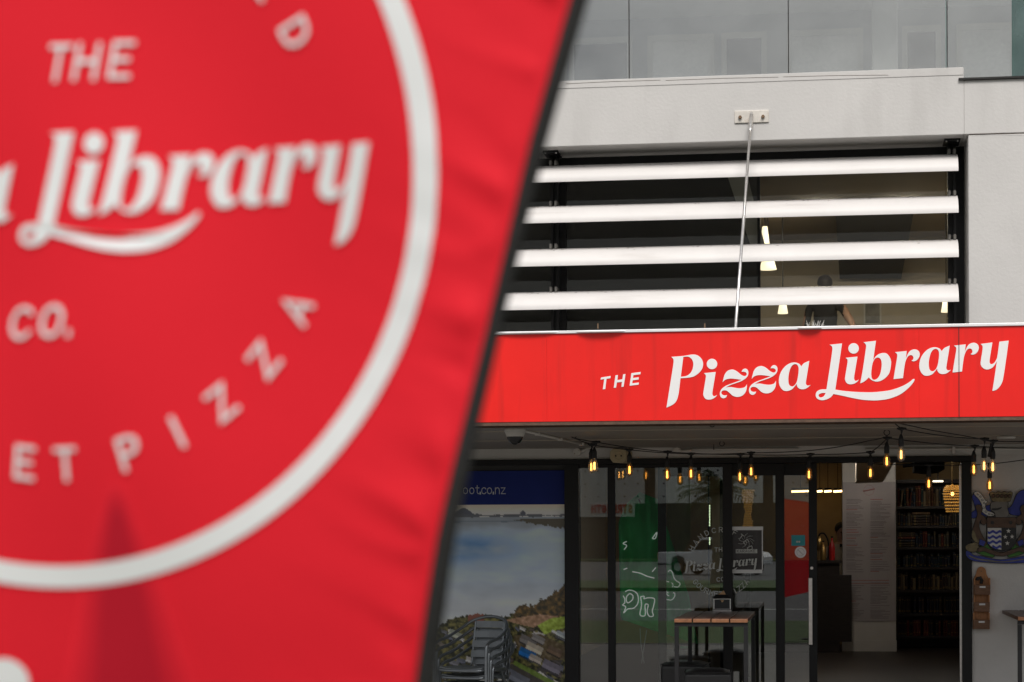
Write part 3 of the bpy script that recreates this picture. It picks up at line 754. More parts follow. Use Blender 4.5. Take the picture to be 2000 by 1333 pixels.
veg = lerp((26, 28, 16), (110, 104, 58), np.clip(.5 + n2 * 1.1, 0, 1)); col[land] = veg[land]
def patch(pl, c, am=.0):
    from_ = np.zeros_like(land); n = len(pl); ins = np.zeros_like(land)
    for i in range(n):
        (x1, y1), (x2, y2) = pl[i], pl[(i + 1) % n]
        cnd = ((y1 > GV) != (y2 > GV)) & (GU < (x2 - x1) * (GV - y1) / ((y2 - y1) or 1e-6) + x1); ins ^= cnd
    col[ins] = np.array(c) + (n2[ins] * am)[:, None]
k = land & (GU > 1000) & (GV < 1208 + n2 * 5); col[k] = lerp((44, 40, 28), (112, 86, 46), np.clip(.4 + n2, 0, 1))[k]
k = land & (np.abs(GU - 926) < 16) & (GV < 1216); col[k] = (112, 66, 52)
patch([(984, 1212), (1002, 1208), (1052, 1200), (1090, 1204), (1060, 1216), (1040, 1226), (1008, 1219)], (138, 108, 84), 36)
patch([(1048, 1222), (1074, 1208), (1104, 1204), (1104, 1226), (1080, 1232), (1062, 1240)], (128, 146, 52), 40)
rp = random.Random(11)
def house(x, y, s_, roof, ang=.45):
    ca, sa = math.cos(ang), math.sin(ang)
    q = lambda a, b: (x + s_ * (a * ca - b * sa * .5), y + s_ * (a * sa + b * ca * .62))
    patch([q(-1, -.1), q(1, -.1), q(1, 1.1), q(-1, 1.1)], tuple(c * .42 for c in roof))
    patch([q(-1, -.75), q(1, -.75), q(1, .1), q(-1, .1)], tuple(c * .82 for c in roof), 12)
    patch([q(-1, .1), q(1, .1), q(1, .75), q(-1, .75)], roof, 12)
RO = [(186, 182, 178), (116, 116, 124), (206, 200, 192), (86, 74, 68), (138, 128, 118), (94, 98, 112), (220, 214, 206), (64, 60, 58)]
for i in range(130):
    x, y = rp.uniform(800, 1104), rp.uniform(1226, 1390)
    if np.interp(x, cu, cvv) + 16 < y: house(x, y, rp.uniform(4, 8) * (1 + (y - 1226) / 160), rp.choice(RO), rp.uniform(.2, .7))
patch([(1000, 1242), (1052, 1238), (1104, 1262), (1104, 1288), (1060, 1290), (1010, 1270)], (78, 66, 44), 30)
for a in ((1030, 1252, 17, (112, 108, 106)), (1050, 1248, 13, (126, 122, 120)), (1042, 1266, 17, (178, 168, 152)), (1028, 1277, 17, (20, 96, 164)), (1082, 1272, 15, (96, 76, 58)), (1044, 1287, 13, (166, 158, 150)), (1076, 1302, 19, (112, 108, 122)), (1012, 1326, 20, (108, 112, 124)), (1096, 1240, 11, (168, 176, 182)), (885, 1240, 14, (150, 154, 140))): house(*a)
patch([(1002, 1290), (1100, 1340), (1104, 1352), (1000, 1300)], (92, 112, 46), 20)
patch([(996, 1296), (1096, 1350), (1085, 1354), (990, 1304)], (60, 56, 52), 10)
col = np.clip(col, 4, 255) / 255.; col = np.clip(.5 + (col - .47) * 1.4 + .20, .015, 1); col = np.where(col <= .04045, col / 12.92, ((col + .055) / 1.055) ** 2.4)
vs_ = []; zc0 = [PZ(v, YP, 980) for v in gv]
xs2 = [px1 - (U1 - u) / 225.5 for u in gu]
for j in range(nv): vs_ += [(xs2[i], YP + .001, zc0[j]) for i in range(nu)]
fs = [(j * nu + i, j * nu + i + 1, (j + 1) * nu + i + 1, (j + 1) * nu + i) for j in range(nv - 1) for i in range(nu - 1)]
me = bpy.data.meshes.new('picture'); off = WORLD[ps.name]
me.from_pydata([(a - off.x, b - off.y, c_ - off.z) for a, b, c_ in vs_], [], fs); me.materials.append(M['print'])
at = me.color_attributes.new('ink', 'FLOAT_COLOR', 'POINT'); at.data.foreach_set('color', np.concatenate([col.reshape(-1, 3), np.ones((nu * nv, 1))], 1).ravel())
pic = bpy.data.objects.new('picture', me); C.objects.link(pic); pic.parent = ps

# ---- decals on the leftmost door: round white logo
YD = -.004 + .012
dl = thing('logo_decal', 'round white shop logo decal on the glass of the leftmost door', 'decal', P(1405, 1100, YD))
def dec(u, v, t): p = P(u, v, YD); return Vector((p.x, YD - t, p.z))
def to_dec(u, v):                                   # sign picture -> decal picture
    return 1338 + (u - 1302) * .2105, 1106 + (v - 740) * .24 + (u - 1302) * .004
def dec2(x, y, t): a, b = to_dec(x, y); return dec(a, b, t)
for ch, loops in GLY: MB().prism(loops, dec2, .001, 0).build('letter', 'decal_white', dl)
def ring_text(txt, a0, a1, rad, size, cx_, cy_, fn, inward, wd, parent, mname, t0, t1, ex=1., skip=()):
    n = len(txt)
    for i, ch in enumerate(txt):
        if ch == ' ' or i in skip: continue
        a = math.radians(a0 + (a1 - a0) * i / (n - 1))
        cu_, cv_ = cx_ + rad * ex * math.cos(a), cy_ + rad * math.sin(a)
        upx, upy = (-math.cos(a), -math.sin(a)) if inward else (math.cos(a), math.sin(a))
        rx, ry = -upy, upx
        f = lambda x, y, t, cu_=cu_, cv_=cv_, rx=rx, ry=ry, upx=upx, upy=upy: fn(cu_ + ((x - .5) * rx + (y - .7) * upx) * size * ex, cv_ + ((x - .5) * ry + (y - .7) * upy) * size, t)
        strokes(ch, f, wd, MB(), t0, t1).build('letter', mname, parent)
ring_text('HANDCRAFTED', 205, 335, 63, 6.6, 1408, 1098, dec, False, .2, dl, 'decal_white', .001, 0)
ring_text('GOURMET PIZZA', 142, 38, 63, 6.6, 1408, 1098, dec, True, .2, dl, 'decal_white', .001, 0)
for i, ch in enumerate('THE'):
    strokes(ch, lambda x, y, t, i=i: dec(1396 + i * 8.5 + x * 5.5, 1078 - y * 5.5 - i * .6, t), .22, MB(), .001, 0).build('letter', 'decal_white', dl)
for i, ch in enumerate('CO.'):
    strokes(ch, lambda x, y, t, i=i: dec(1400 + i * 8.5 + x * 5.5, 1136 - y * 5.5 - i * .6, t), .22, MB(), .001, 0).build('letter', 'decal_white', dl)

# ---- karaoke poster in silver clip rails, and two stickers
YK = .05 + .012
kp = thing('karaoke_poster', 'small dark karaoke poster held in silver rails on the middle door', 'poster', P(1457, 1120, YK))
def rectp(name, m, u0, v0, u1, v1, Y, d, parent):
    a, b = P(u0, (v0 + v1) / 2, Y), P(u1, (v0 + v1) / 2, Y); t_, l_ = P((u0 + u1) / 2, v0, Y), P((u0 + u1) / 2, v1, Y)
    return bx(name, m, a.x, b.x, Y - d, Y, l_.z, t_.z, parent)
rectp('sheet', 'karaoke_dark', 1427, 1030, 1489, 1119, YK, .003, kp)
rectp('clip_rail', 'clip_silver', 1425, 1029, 1490.5, 1036, YK - .003, .006, kp)
rectp('clip_rail', 'clip_silver', 1423, 1113, 1489, 1120, YK - .003, .006, kp)
rectp('edge_strip', 'clip_silver', 1488, 1036, 1490, 1113, YK - .002, .003, kp)
rectp('title_band', 'decal_white', 1437, 1073, 1479, 1081, YK - .003, .002, kp)
def kar(u, v, t): p = P(u, v, YK - .005); return Vector((p.x, YK - .005 - t, p.z))
for i, ch in enumerate('KARAOKE'):
    strokes(ch, lambda x, y, t, i=i: kar(1439.5 + i * 5.4 + x * 3.6, 1079.6 - y * 3.6 - i * .1, t), .2, MB(), .001, 0).build('letter', 'black_rough', kp)
mb = MB()
for i in range(26): 
    a = i * .243; r = 8 + 4 * math.sin(i * 2.1)
    p, q = kar(1457 + r * math.cos(a), 1056 + r * .9 * math.sin(a), .001), kar(1457 + (r + 5) * math.cos(a + .3), 1056 + (r + 5) * .9 * math.sin(a + .3), .001)
    mb.tube([p, q], .0012, 4)
tag(mb.build('sketch', 'decal_white', kp), kind='stuff')
mb = MB()
for v in (1100, 1104): mb.tube([kar(1436, v, .001), kar(1478, v - .5, .001)], .0013, 4)
mb.build('text_line', 'decal_white', kp)
st_ = thing('square_sticker', 'square teal sticker on the rightmost glass door', 'sticker', P(1559, 1066, .122))
rectp('sheet', 'teal', 1545.5, 1045.5, 1572.5, 1066.5, .121, .0015, st_)
for du in (-2.2, 2.2):
    c = P(1559 + du, 1058.5, .1194); MB().lathe([(0, -.0012), (.0085, -.0012), (.0085, 0)], c, 12, axis='y').build('eye_mark', 'decal_white', st_)
rs = thing('round_sticker', 'round white no smoking sticker on the rightmost glass door', 'sticker', P(1563.5, 1090, .122))
c = P(1563.5, 1079, .121)
MB().lathe([(0, -.0015), (.049, -.0015), (.049, 0)], c, 28, axis='y').build('disc', 'sign_white', rs)
MB().lathe([(.030, -.0025), (.034, -.0025), (.034, -.001), (.030, -.001), (.030, -.0025)], c, 28, axis='y').build('ring', 'clip_silver', rs)
MB().tube([c + Vector((-.022, -.0024, .022)), c + Vector((.022, -.0024, -.022))], .0022, 4).build('slash', 'clip_silver', rs)

# ================================================================== GROUND FLOOR ROOM
ZF = .12
rx0, rx1, RY = PX(1050, 6), PX(2250, 2), 13.6
struct(bx('shop_floor', 'room_floor', rx0, rx1, .22, RY, ZF - .12, ZF))
struct(bx('shop_ceiling', 'room_ceiling', rx0, rx1, .5, RY, 2.86, 2.94))
struct(bx('shop_back_wall', 'room_wall_warm', rx0, rx1, RY, RY + .2, ZF, 2.86))
struct(bx('shop_side_wall', 'room_wall', rx0 - .2, rx0, .5, RY, ZF, 2.86))
struct(bx('shop_side_wall_far', 'room_wall', rx1, rx1 + .2, .5, RY, ZF, 2.86))
YPIL = 11.6
pil = thing('menu_pillar', 'square white pillar inside the open doorway carrying the long menu', 'pillar', (PX(1697, YPIL, 1100), YPIL + .3, ZF))
x0, x1 = PX(1645.5, YPIL, 1100), PX(1750, YPIL, 1100)
bx('shaft', 'room_pale', x0, x1, YPIL, YPIL + .6, ZF, 2.86, pil, .01)
bx('skirting', 'room_pale', x0 - .012, x1 + .006, YPIL - .015, YPIL, ZF, PZ(1251, YPIL, 1697), pil)
za, zb_ = PZ(942, YPIL, 1697), PZ(1214, YPIL, 1697)
mn = thing('menu_board', 'tall printed menu sheet fixed to the white pillar', 'menu', (PX(1697, YPIL, 1100), YPIL, zb_))
MN = YPIL - .004
bx('sheet', 'menu_paper', x0 + .004, x1 - .004, MN - .006, MN, zb_, za, mn)
def mrow(u0, u1, v, h, m, nm='text_line'):
    p, q = P(u0, v, MN), P(u1, v, MN); return (p.x, q.x, p.z - h, p.z + h)
ink, red = MB(), MB(); rm = random.Random(5)
for ub, ue in ((1653, 1688), (1700, 1740)):
    v = 976
    while v < 1208:
        if abs(v - (1128)) < 10: v += 6; continue
        L = rm.uniform(.45, 1); hd = rm.random() < .12
        a = mrow(ub, ub + (ue - ub) * L * (.7 if hd else 1), v, .006 if hd else .0042, None)
        (red if hd else ink).box(a[0], a[1], MN - .008, MN - .005, a[2], a[3])
        v += 4.6 if hd else rm.choice((2.6, 2.6, 2.6, 4.4))
for v in (1134, 1140): a = mrow(1656, 1736, v, .005, None); red.box(a[0], a[1], MN - .008, MN - .005, a[2], a[3])
tag(ink.build('text_lines', 'menu_ink', mn), kind='stuff'); tag(red.build('headings', 'menu_red', mn), kind='stuff')
c = P(1697, 958, MN)
MB().lathe([(.068, -.008), (.072, -.008), (.072, -.005), (.068, -.005), (.068, -.008)], c, 24, axis='y').build('logo_ring', 'menu_red', mn)
MB().tube([c + Vector((-.08, -.008, -.012)), c + Vector((.08, -.008, .018))], .009, 5).build('logo_word', 'menu_red', mn)
# bulkhead with a slanted underside
bk = MB(); pts = [P(1672, 900, 9), P(1748, 900, 9), P(1727, 938, 9), P(1672, 940, 9)]
bk.add(pts + [p + Vector((0, 1.2, 0)) for p in pts], [(0, 1, 2, 3), (4, 7, 6, 5), (0, 4, 5, 1), (1, 5, 6, 2), (2, 6, 7, 3), (3, 7, 4, 0)])
tag(bk.build('bulkhead', 'room_wall'), 'grey slanted bulkhead hanging above the menu pillar', 'bulkhead')

# ---- bookcase with books
YBK = 12.4
bc = thing('bookcase', 'tall dark wooden bookcase filled with old books right of the pillar', 'bookcase', (PX(1815, YBK, 1100), YBK, ZF))
b0, b1 = PX(1753, YBK, 1100), PX(1912, YBK, 1100)
shelf_v = [989, 1027, 1069, 1108, 1153, 1199, 1243]
stop = PZ(944, YBK, 1815)
bx('back_panel', 'dark_wood', b0, b1, YBK + .30, YBK + .33, ZF, stop, bc)
bx('side_panel', 'dark_wood', b0 - .03, b0, YBK, YBK + .33, ZF, stop, bc)
bx('side_panel', 'dark_wood', b1, b1 + .03, YBK, YBK + .33, ZF, stop, bc)
bx('top_panel', 'dark_wood', b0 - .03, b1 + .03, YBK, YBK + .33, stop + .001, stop + .05, bc)
sz = [PZ(v, YBK, 1815) for v in shelf_v]
for z in sz: bx('shelf', 'dark_wood', b0, b1, YBK, YBK + .3, z - .035, z, bc)
ONES = 'first second third fourth fifth sixth seventh eighth ninth tenth eleventh twelfth thirteenth fourteenth fifteenth sixteenth seventeenth eighteenth nineteenth twentieth'.split()
ORD = ONES + ['twenty-' + o for o in ONES[:9]] + ['thirtieth'] + ['thirty-' + o for o in ONES[:9]]
TONE = ['dark red', 'brown', 'slate blue', 'dark green', 'tan', 'dark brown', 'cream', 'near black', 'rust brown', 'grey brown']
BC = [(.13, .03, .02), (.07, .05, .03), (.03, .045, .06), (.02, .05, .045), (.17, .1, .05), (.045, .03, .025), (.26, .2, .12), (.02, .022, .035), (.12, .045, .02), (.09, .08, .06)]
bmesh_ = []
mat('gilt', (.45, .32, .12), .4, metal=.6, var=.3)
mat('paper_edge', (.5, .44, .34), .9, var=.1)
for i, c_ in enumerate(BC):
    mat('book_cloth_%d' % i, c_, .55, var=.3, vs_=12)
    mb = MB()                                            # unit book: x 0..1 wide, y 0..1 deep, z 0..1 tall, rounded spine towards the viewer
    prof = [(0, .08), (.1, .02), (.3, -.02), (.5, -.03), (.7, -.02), (.9, .02), (1, .08), (1, 1), (.9, 1), (.9, .12), (.1, .12), (.1, 1), (0, 1)]
    mb.prism([[(a, b) for a, b in prof]], lambda x, y, t: Vector((x, y, t)), 1, 0, 0)
    mb.box(.1, .9, .12, .97, .03, .97, 1)
    for z in ((.1, .16, .8) if i % 2 else (.22, .86)):
        mb.prism([[(.06, .03), (.3, -.03), (.5, -.045), (.7, -.03), (.94, .03), (.94, .06), (.06, .06)]], lambda x, y, t: Vector((x, y, t)), z + .025, z, 2)
    o = mb.build('book', ['book_cloth_%d' % i, 'paper_edge', 'gilt'], None, local=True); bmesh_.append(o.data); bpy.data.objects.remove(o)
rb = random.Random(21)
ordn = ['top', 'second', 'third', 'fourth', 'fifth', 'sixth', 'lowest']
palette = [[6, 4, 8, 0, 4, 3, 2], [5, 1, 9, 5, 2], [2, 7, 0, 1, 9], [7, 2, 3, 7, 9], [1, 6, 5, 5, 9], [5, 5, 1, 7], [0, 0, 5]]
def book(x, y, z, wx, dy, hz, k, lab, grp, rot=(0, 0, 0)):
    o = bpy.data.objects.new('book', bmesh_[k]); C.objects.link(o); o.location = (x, y, z); o.scale = (wx, dy, hz); o.rotation_euler = rot
    tag(o, lab, 'book', grp); return o
for r, z in enumerate(sz):
    top = (sz[r - 1] - .035) if r else stop
    H = top - z - .03; x = b0 + .006; cnt = 0
    grp = 'books on the %s shelf' % ordn[r]
    while x < b1 - .05:
        if r in (1, 2) and abs(x - (b0 + .16 * (2 - r) * 1.2 + .02)) < .02:      # a pile lying flat
            zz = z
            for q in range(6):
                th = rb.uniform(.028, .042)
                if zz + th > top - .02: break
                kk = rb.choice(palette[r] + [4])
                book(x + .0, YBK + .03, zz + th, th, .2, .24, kk, '%s book lying flat, %s from the bottom of the pile on the %s shelf' % (TONE[kk], ORD[q], ordn[r]), 'books lying flat on the %s shelf' % ordn[r], (0, PI / 2, 0)); zz += th + .001
            x += .25; continue
        w_ = rb.uniform(.026, .046); h_ = H * (rb.uniform(.62, .98) if r < 5 else rb.uniform(.86, .9))
        if rb.random() < .05: x += .03
        kk = rb.choice(palette[r]); lab = '%s upright book, %s from the left on the %s shelf of the bookcase' % (TONE[kk], ORD[cnt], ordn[r]); cnt += 1
        book(x, YBK + .03 + rb.uniform(0, .03), z, w_ - .002, rb.uniform(.17, .21), h_, kk, lab, grp, (0, math.radians(7), 0) if rb.random() < .07 and h_ < H * .85 else (0, 0, 0)); x += w_ + (.0 if rb.random() > .06 else .035)

# ---- counter, lamp, bottles, bartender
ct = thing('bar_counter', 'dark wooden counter left of the menu pillar', 'counter', (PX(1600, 11, 1100), 11, ZF))
x0c, x1c = PX(1430, 11.2, 1100), PX(1640, 11.2, 1100)
ztop = PZ(1095, 11.2, 1600)
bx('body', 'dark_wood', x0c, x1c, 11.25, 11.9, ZF, ztop - .04, ct)
bx('top', 'dark_wood', x0c - .03, x1c + .03, 11.2, 11.95, ztop - .04, ztop, ct)
for i in range(4): bx('front_panel', 'dark_wood', x0c + .1 + i * .4, x0c + .42 + i * .4, 11.235, 11.25, ZF + .15, ztop - .2, ct)
lt = thing('desk_lamp', 'dark arched desk lamp standing on the counter', 'lamp', P(1616, 1092, 11.4))
p0 = P(1617, 1093, 11.4); p0.z = ztop
arc = spline([p0, P(1618, 1062, 11.4), P(1611, 1044, 11.4), P(1602, 1043, 11.4), P(1599, 1050, 11.4)], 6)
MB().tube(arc, .011, 8).build('arm', 'black_frame', lt, True)
MB().lathe([(0, 0), (.07, 0), (.065, .02), (.012, .03)], p0, 16).build('base', 'black_frame', lt, True)
c = P(1600, 1063, 11.4)
MB().lathe([(.02, .10), (.035, .07), (.075, -.09), (.07, -.09), (.03, .06)], c, 16).build('shade', 'brass', lt, True)
for u, h, m_n, lab in ((1625, .33, 'bottle_red', 'red bottle standing on the counter beside the pillar'), (1608, .27, 'brass', 'amber bottle standing on the counter under the desk lamp')):
    p = P(u, 1092, 11.35); p.z = ztop
    bt = thing('bottle', lab, 'bottle', p)
    MB().lathe([(0, 0), (.04, 0), (.042, .01), (.042, h * .55), (.03, h * .68), (.014, h * .76), (.014, h * .97), (0, h * .97)], p, 14).build('body', m_n, bt, True)
    MB().lathe([(.016, h * .92), (.016, h), (0, h)], p, 10).build('cap', 'black_rough', bt)

def person(name, lab, loc, rz, arms, top, legs, hairc, bow=False):
    t = thing(name, lab, 'person', loc, rz=rz)
    me = bpy.data.meshes.new('body'); V = []; E = []; R = []
    def v(x, y, z, r, p=None, ry=None):
        V.append((x, y, z)); R.append((r, ry or r)); 
        if p is not None: E.append((p, len(V) - 1))
        return len(V) - 1
    pel = v(0, 0, .95, .155, None, .12); wa = v(0, -.01, 1.12, .135, pel, .105); ch = v(0, 0, 1.3, .165, wa, .115); sh = v(0, .01, 1.43, .13, ch, .085)
    nk = v(0, 0, 1.50, .058, sh); hd = v(0, -.01, 1.58, .075, nk, .085); h2 = v(0, -.012, 1.66, .078, hd, .095); h3 = v(0, 0, 1.74, .05, h2, .06)
    for s_ in (-1, 1):
        a = v(.19 * s_, .01, 1.42, .06, sh); el, wr = arms[0 if s_ < 0 else 1]
        b = v(*el, .045, a); c_ = v(*wr, .03, b); d_ = v(wr[0] + .2 * (wr[0] - el[0]), wr[1] + .2 * (wr[1] - el[1]), wr[2] + .28 * (wr[2] - el[2]), .035, c_, .018)
        k = v(.10 * s_, -.01, .50, .07, v(.095 * s_, 0, .86, .1, pel)); an = v(.105 * s_, .02, .08, .042, k); v(.115 * s_, -.14, .035, .04, an, .03)
    me.from_pydata(V, E, []); o = bpy.data.objects.new('body', me); C.objects.link(o)
    o.modifiers.new('skin', 'SKIN'); sd = o.modifiers.new('sub', 'SUBSURF'); sd.levels = 2; sd.render_levels = 2
    for i, sv in enumerate(me.skin_vertices[0].data): sv.radius = R[i]; sv.use_root = (i == 0)
    bpy.context.view_layer.update()
    m2 = bpy.data.meshes.new_from_object(o.evaluated_get(bpy.context.evaluated_depsgraph_get())); bpy.data.objects.remove(o)
    m2.name = 'body'
    m2.materials.clear()
    for q in ('skin', top, legs): m2.materials.append(M[q])
    for pg in m2.polygons:
        c_ = pg.center; pg.use_smooth = True
        arm = abs(c_.x) > .235
        pg.material_index = 2 if c_.z < .98 and not arm else (1 if c_.z < 1.475 and not (arm and top == 'cloth_black') and not (arm and c_.z < 1.0 and top != 'cloth_black') else 0)
    ob = bpy.data.objects.new('body', m2); C.objects.link(ob); ob.parent = t
    mb = MB(); mb.ball((0, .018, 1.70), .1, 14, 10, sq=(.92, 1.0, .98)); 
    hb = MB(); hb.ball((0, .03, 1.70), .098, 14, 10, sq=(.95, 1.02, 1.0)); hb.build('hair', hairc, t, True, local=True)
    MB().ball((0, -.112, 1.615), .018, 8, 6, sq=(.8, 1, 1.3)).build('nose', 'skin', t, True, local=True)
    for s_ in (-1, 1):
        MB().ball((.034 * s_, -.098, 1.645), .011, 8, 6).build('eye', 'black_rough', t, True, local=True)
        MB().ball((.087 * s_, .0, 1.63), .026, 8, 6, sq=(.4, .7, 1.2)).build('ear', 'skin', t, True, local=True)
    MB().ball((0, -.1, 1.575), .026, 8, 6, sq=(1, .35, .3)).build('mouth', 'car_red', t, True, local=True)
    if bow:
        mb = MB(); mb.prism([[(-.06, -.025), (0, -.006), (.06, -.025), (.06, .025), (0, .006), (-.06, .025)]], lambda x, y, q: Vector((x, q, y + 1.46)), -.14, -.115)
        mb.build('bow_tie', 'black_rough', t, local=True)
    return t
person('person', 'person in a beige jacket and dark bow tie half hidden behind the pillar', (PX(1644, 12.6, 1100), 12.6, ZF), .25,
       [((-.27, -.06, 1.17), (-.2, -.28, 1.12)), ((.27, -.06, 1.17), (.2, -.28, 1.12))], 'cloth_beige', 'cloth_black', 'hair_dark', True)
person('person', 'person in a dark sleeveless top standing with hand on hip in the upper room', (PX(1612, 5.6, 580), 5.6, 2.95), PI - .2,
       [((-.36, .10, 1.16), (-.2, .02, 1.0)), ((.24, .05, 1.14), (.2, -.14, .98))], 'cloth_black', 'cloth_black', 'hair_dark').scale = (.92, .92, .92)

# ---- strip lights and hanging things inside
for i, (ua, ub, lab) in enumerate(((1546, 1581, 'lit warm tube light seen through the rightmost glass door'), (1596, 1606, 'shortest lit warm tube light just inside the doorway'), (1610, 1624, 'middle lit warm tube light left of the pillar'), (1628, 1644.5, 'lit warm tube light touching the pillar edge'))):
    a, b = P(ua, 960.5, 12.9), P(ub, 960 - .5, 12.9)
    t = thing('tube_light', lab, 'light', (a + b) / 2, 'warm tube lights at the back of the shop')
    MB().tube([a, b], .014, 10).build('tube', 'tube_light', t, True)
    MB().box(a.x, b.x, 12.88, 12.94, a.z + .02, a.z + .05).build('batten', 'black_frame', t)
    MB().tube([((a.x + b.x) / 2, 12.91, a.z + .05), ((a.x + b.x) / 2, 12.91, 2.86)], .004, 6).build('hanger', 'black_frame', t)
a = P(1832, 942, 11.8)
t = thing('ceiling_or_added_light', 'small bright ceiling light above the bookcase', 'light', a)
MB().lathe([(0, 0), (.07, 0), (.075, .012), (.07, .022), (0, .022)], a, 16).build('lamp', 'white_light', t, True); MB().tube([a + Vector((0, 0, .022)), Vector((a.x, a.y, 2.86))], .008, 6).build('stem', 'black_frame', t)
for q, (x_, y_) in enumerate(((PX(1640, 9.2), 9.2), (PX(1715, 9.8), 9.8), (PX(1845, 10.4), 10.4))):  # lamps added above the door head, out of view, to brighten pillar and shelves
    t = thing('ceiling_or_added_light', ('added unseen fill light in front of the pillar', 'added unseen fill light close in front of the menu sheet', 'added unseen fill light in front of the bookcase')[q], 'light', (x_, y_, 2.8), 'added fill lights on the shop ceiling')
    f_ = (1, 1, .55)[q]; MB().lathe([(0, 2.8), (.13 * f_, 2.8), (.14 * f_, 2.815), (.14 * f_, 2.86), (0, 2.86)], (x_, y_, 0), 20).build('lamp', 'shop_fill_light', t, True)
a = P(1860, 965, 8.5)
t = thing('bead_pendant', 'glowing amber bead pendant lamp near the right door jamb', 'lamp', a)
k = 1 / 153.
mb = MB()
for r_, zz in ((.6, 17), (11, 15), (15, 9), (16, 0), (15, -10), (13, -22), (11, -33)):
    n = max(3, int(r_ * 1.5))
    for q in range(n):
        an = 2 * PI * q / n + zz; mb.ball((a.x + r_ * k * math.cos(an), a.y + r_ * k * math.sin(an), a.z + zz * k), 1.55 * k, 6, 4)
for r_, zz in ((13.5, 12), (15.8, 5), (15.6, -5), (14, -16), (12, -28)):
    n = int(r_ * 1.5)
    for q in range(n):
        an = 2 * PI * q / n + zz; mb.ball((a.x + r_ * k * math.cos(an), a.y + r_ * k * math.sin(an), a.z + zz * k), 1.55 * k, 6, 4)
tag(mb.build('beads', 'amber_bead', t, True), kind='stuff')
MB().ball(a, 3.2 * k, 10, 8).build('bulb', 'filament', t, True)
MB().tube([a + Vector((0, 0, 17 * k)), Vector((a.x, a.y, 2.86))], .006, 6).build('chain', 'brass', t)
p = P(1873, 915, 8.5); MB().lathe([(.02, -.12), (.05, -.05), (.07, 0), (.0, .02)], (a.x, a.y, 2.82), 14).build('ceiling_rose', 'brass', t, True)
# ceiling unit
cu_ = MB(); pts = [P(1785, 890, 4), P(1845, 890, 4), P(1845, 917, 4), P(1838, 921, 4), P(1812, 924.5, 4), P(1786, 922, 4)]
cu_.add(pts + [p + Vector((0, .5, 0)) for p in pts], [(0, 1, 2, 3, 4, 5), (11, 10, 9, 8, 7, 6)] + [(i, (i + 1) % 6, 6 + (i + 1) % 6, 6 + i) for i in range(6)])
t = thing('ceiling_heater', 'black box heater hanging from the ceiling inside the open doorway', 'heater', P(1815, 900, 4.2))
cu_.build('housing', 'black_rough', t)
pa, pb = P(1763, 910.5, 4.2), P(1786, 908, 4.2); MB().tube([pa, pb], .02, 8).build('arm', 'black_rough', t)
pa = P(1815, 892, 4.2); MB().tube([pa, Vector((pa.x, pa.y, 2.86))], .02, 8).build('hanger', 'black_rough', t)
# things behind the left doors: green flag, olive pennant, lit strip, stacked lamp
def cloth(name, m, pl, Y, amp, fr, parent, t_=.004):
    us = [p[0] for p in pl]; vs2 = [p[1] for p in pl]; u0, u1, v0, v1 = min(us), max(us), min(vs2), max(vs2)
    def inside(u, v):
        r = False
        for i in range(len(pl)):
            (x1, y1), (x2, y2) = pl[i], pl[i - 1]
            if (y1 > v) != (y2 > v) and u < (x2 - x1) * (v - y1) / (y2 - y1) + x1: r = not r
        return r
    # rows follow the outline so the edge stays clean
    rows = 44; cols = 26; vs3 = []; ok = []
    for j in range(rows + 1):
        v = v0 + (v1 - v0) * (j + .001) / (rows + .002); xs = []
        for i in range(len(pl)):
            (x1, y1), (x2, y2) = pl[i], pl[i - 1]
            if (y1 > v) != (y2 > v): xs.append((x2 - x1) * (v - y1) / (y2 - y1) + x1)
        if len(xs) < 2: xs = [us[0], us[0]]
        lo, hi = min(xs), max(xs)
        for i in range(cols + 1):
            u = lo + (hi - lo) * i / cols
            h = amp * (math.sin(fr * (u - u0) * .12 + v * .01) + .5 * math.sin(fr * (u - u0) * .21 - v * .02) + .6 * noise.noise(Vector((u * .03, v * .02, 2))))
            vs3.append(P(u, v, Y + h))
    fs_ = [(j * (cols + 1) + i, j * (cols + 1) + i + 1, (j + 1) * (cols + 1) + i + 1, (j + 1) * (cols + 1) + i) for j in range(rows) for i in range(cols)]
    o = MB().add(vs3, fs_).build(name, m, parent, True); sd = o.modifiers.new('solid', 'SOLIDIFY'); sd.thickness = t_
    return o
YG = .55
gf = thing('green_flag', 'draped green flag with white outlined letters behind the leftmost door', 'flag', P(1262, 1200, YG))
cloth('fabric', 'green_cloth', [(1208, 1020), (1222, 985), (1250, 962), (1284, 975), (1306, 1040), (1346, 1165), (1362, 1258), (1284, 1234), (1212, 1210)], YG, .05, 1.0, gf)
MB().tube([P(1248, 975, YG + .05), P(1262, 1000, YG + .05), P(1290, 1262, YG + .05), P(1292, 1330, YG + .05)], .012, 8).build('pole', 'black_frame', gf)
def neon(pts, k=5, name='outline'): 
    MB().tube(spline([P(1120 + a / 5., 1070 + b / 5., YG - .07) for a, b in pts], 5), .0052, 6).build(name, 'neon_white', gf, True)
neon([(485, 470), (500, 500), (500, 540), (480, 560), (510, 580), (490, 640), (530, 600), (590, 590), (630, 540), (630, 470), (600, 430), (545, 415), (505, 430)])
neon([(525, 470), (550, 450), (580, 470), (575, 510), (530, 540), (515, 500), (525, 470)])
neon([(655, 480), (690, 475), (690, 500), (730, 490), (790, 500), (785, 560), (770, 620), (780, 665), (740, 670), (720, 620), (730, 560), (700, 560), (700, 660), (650, 655), (665, 560), (655, 480)])
neon([(905, 330), (950, 340), (970, 370), (930, 440), (905, 420)]); neon([(905, 505), (960, 510), (990, 470), (980, 440), (930, 470), (905, 440)])
neon([(925, 240), (940, 220), (965, 240), (990, 310), (1040, 350), (1020, 385), (980, 380)]); neon([(575, 235), (650, 250), (720, 280), (790, 298)])
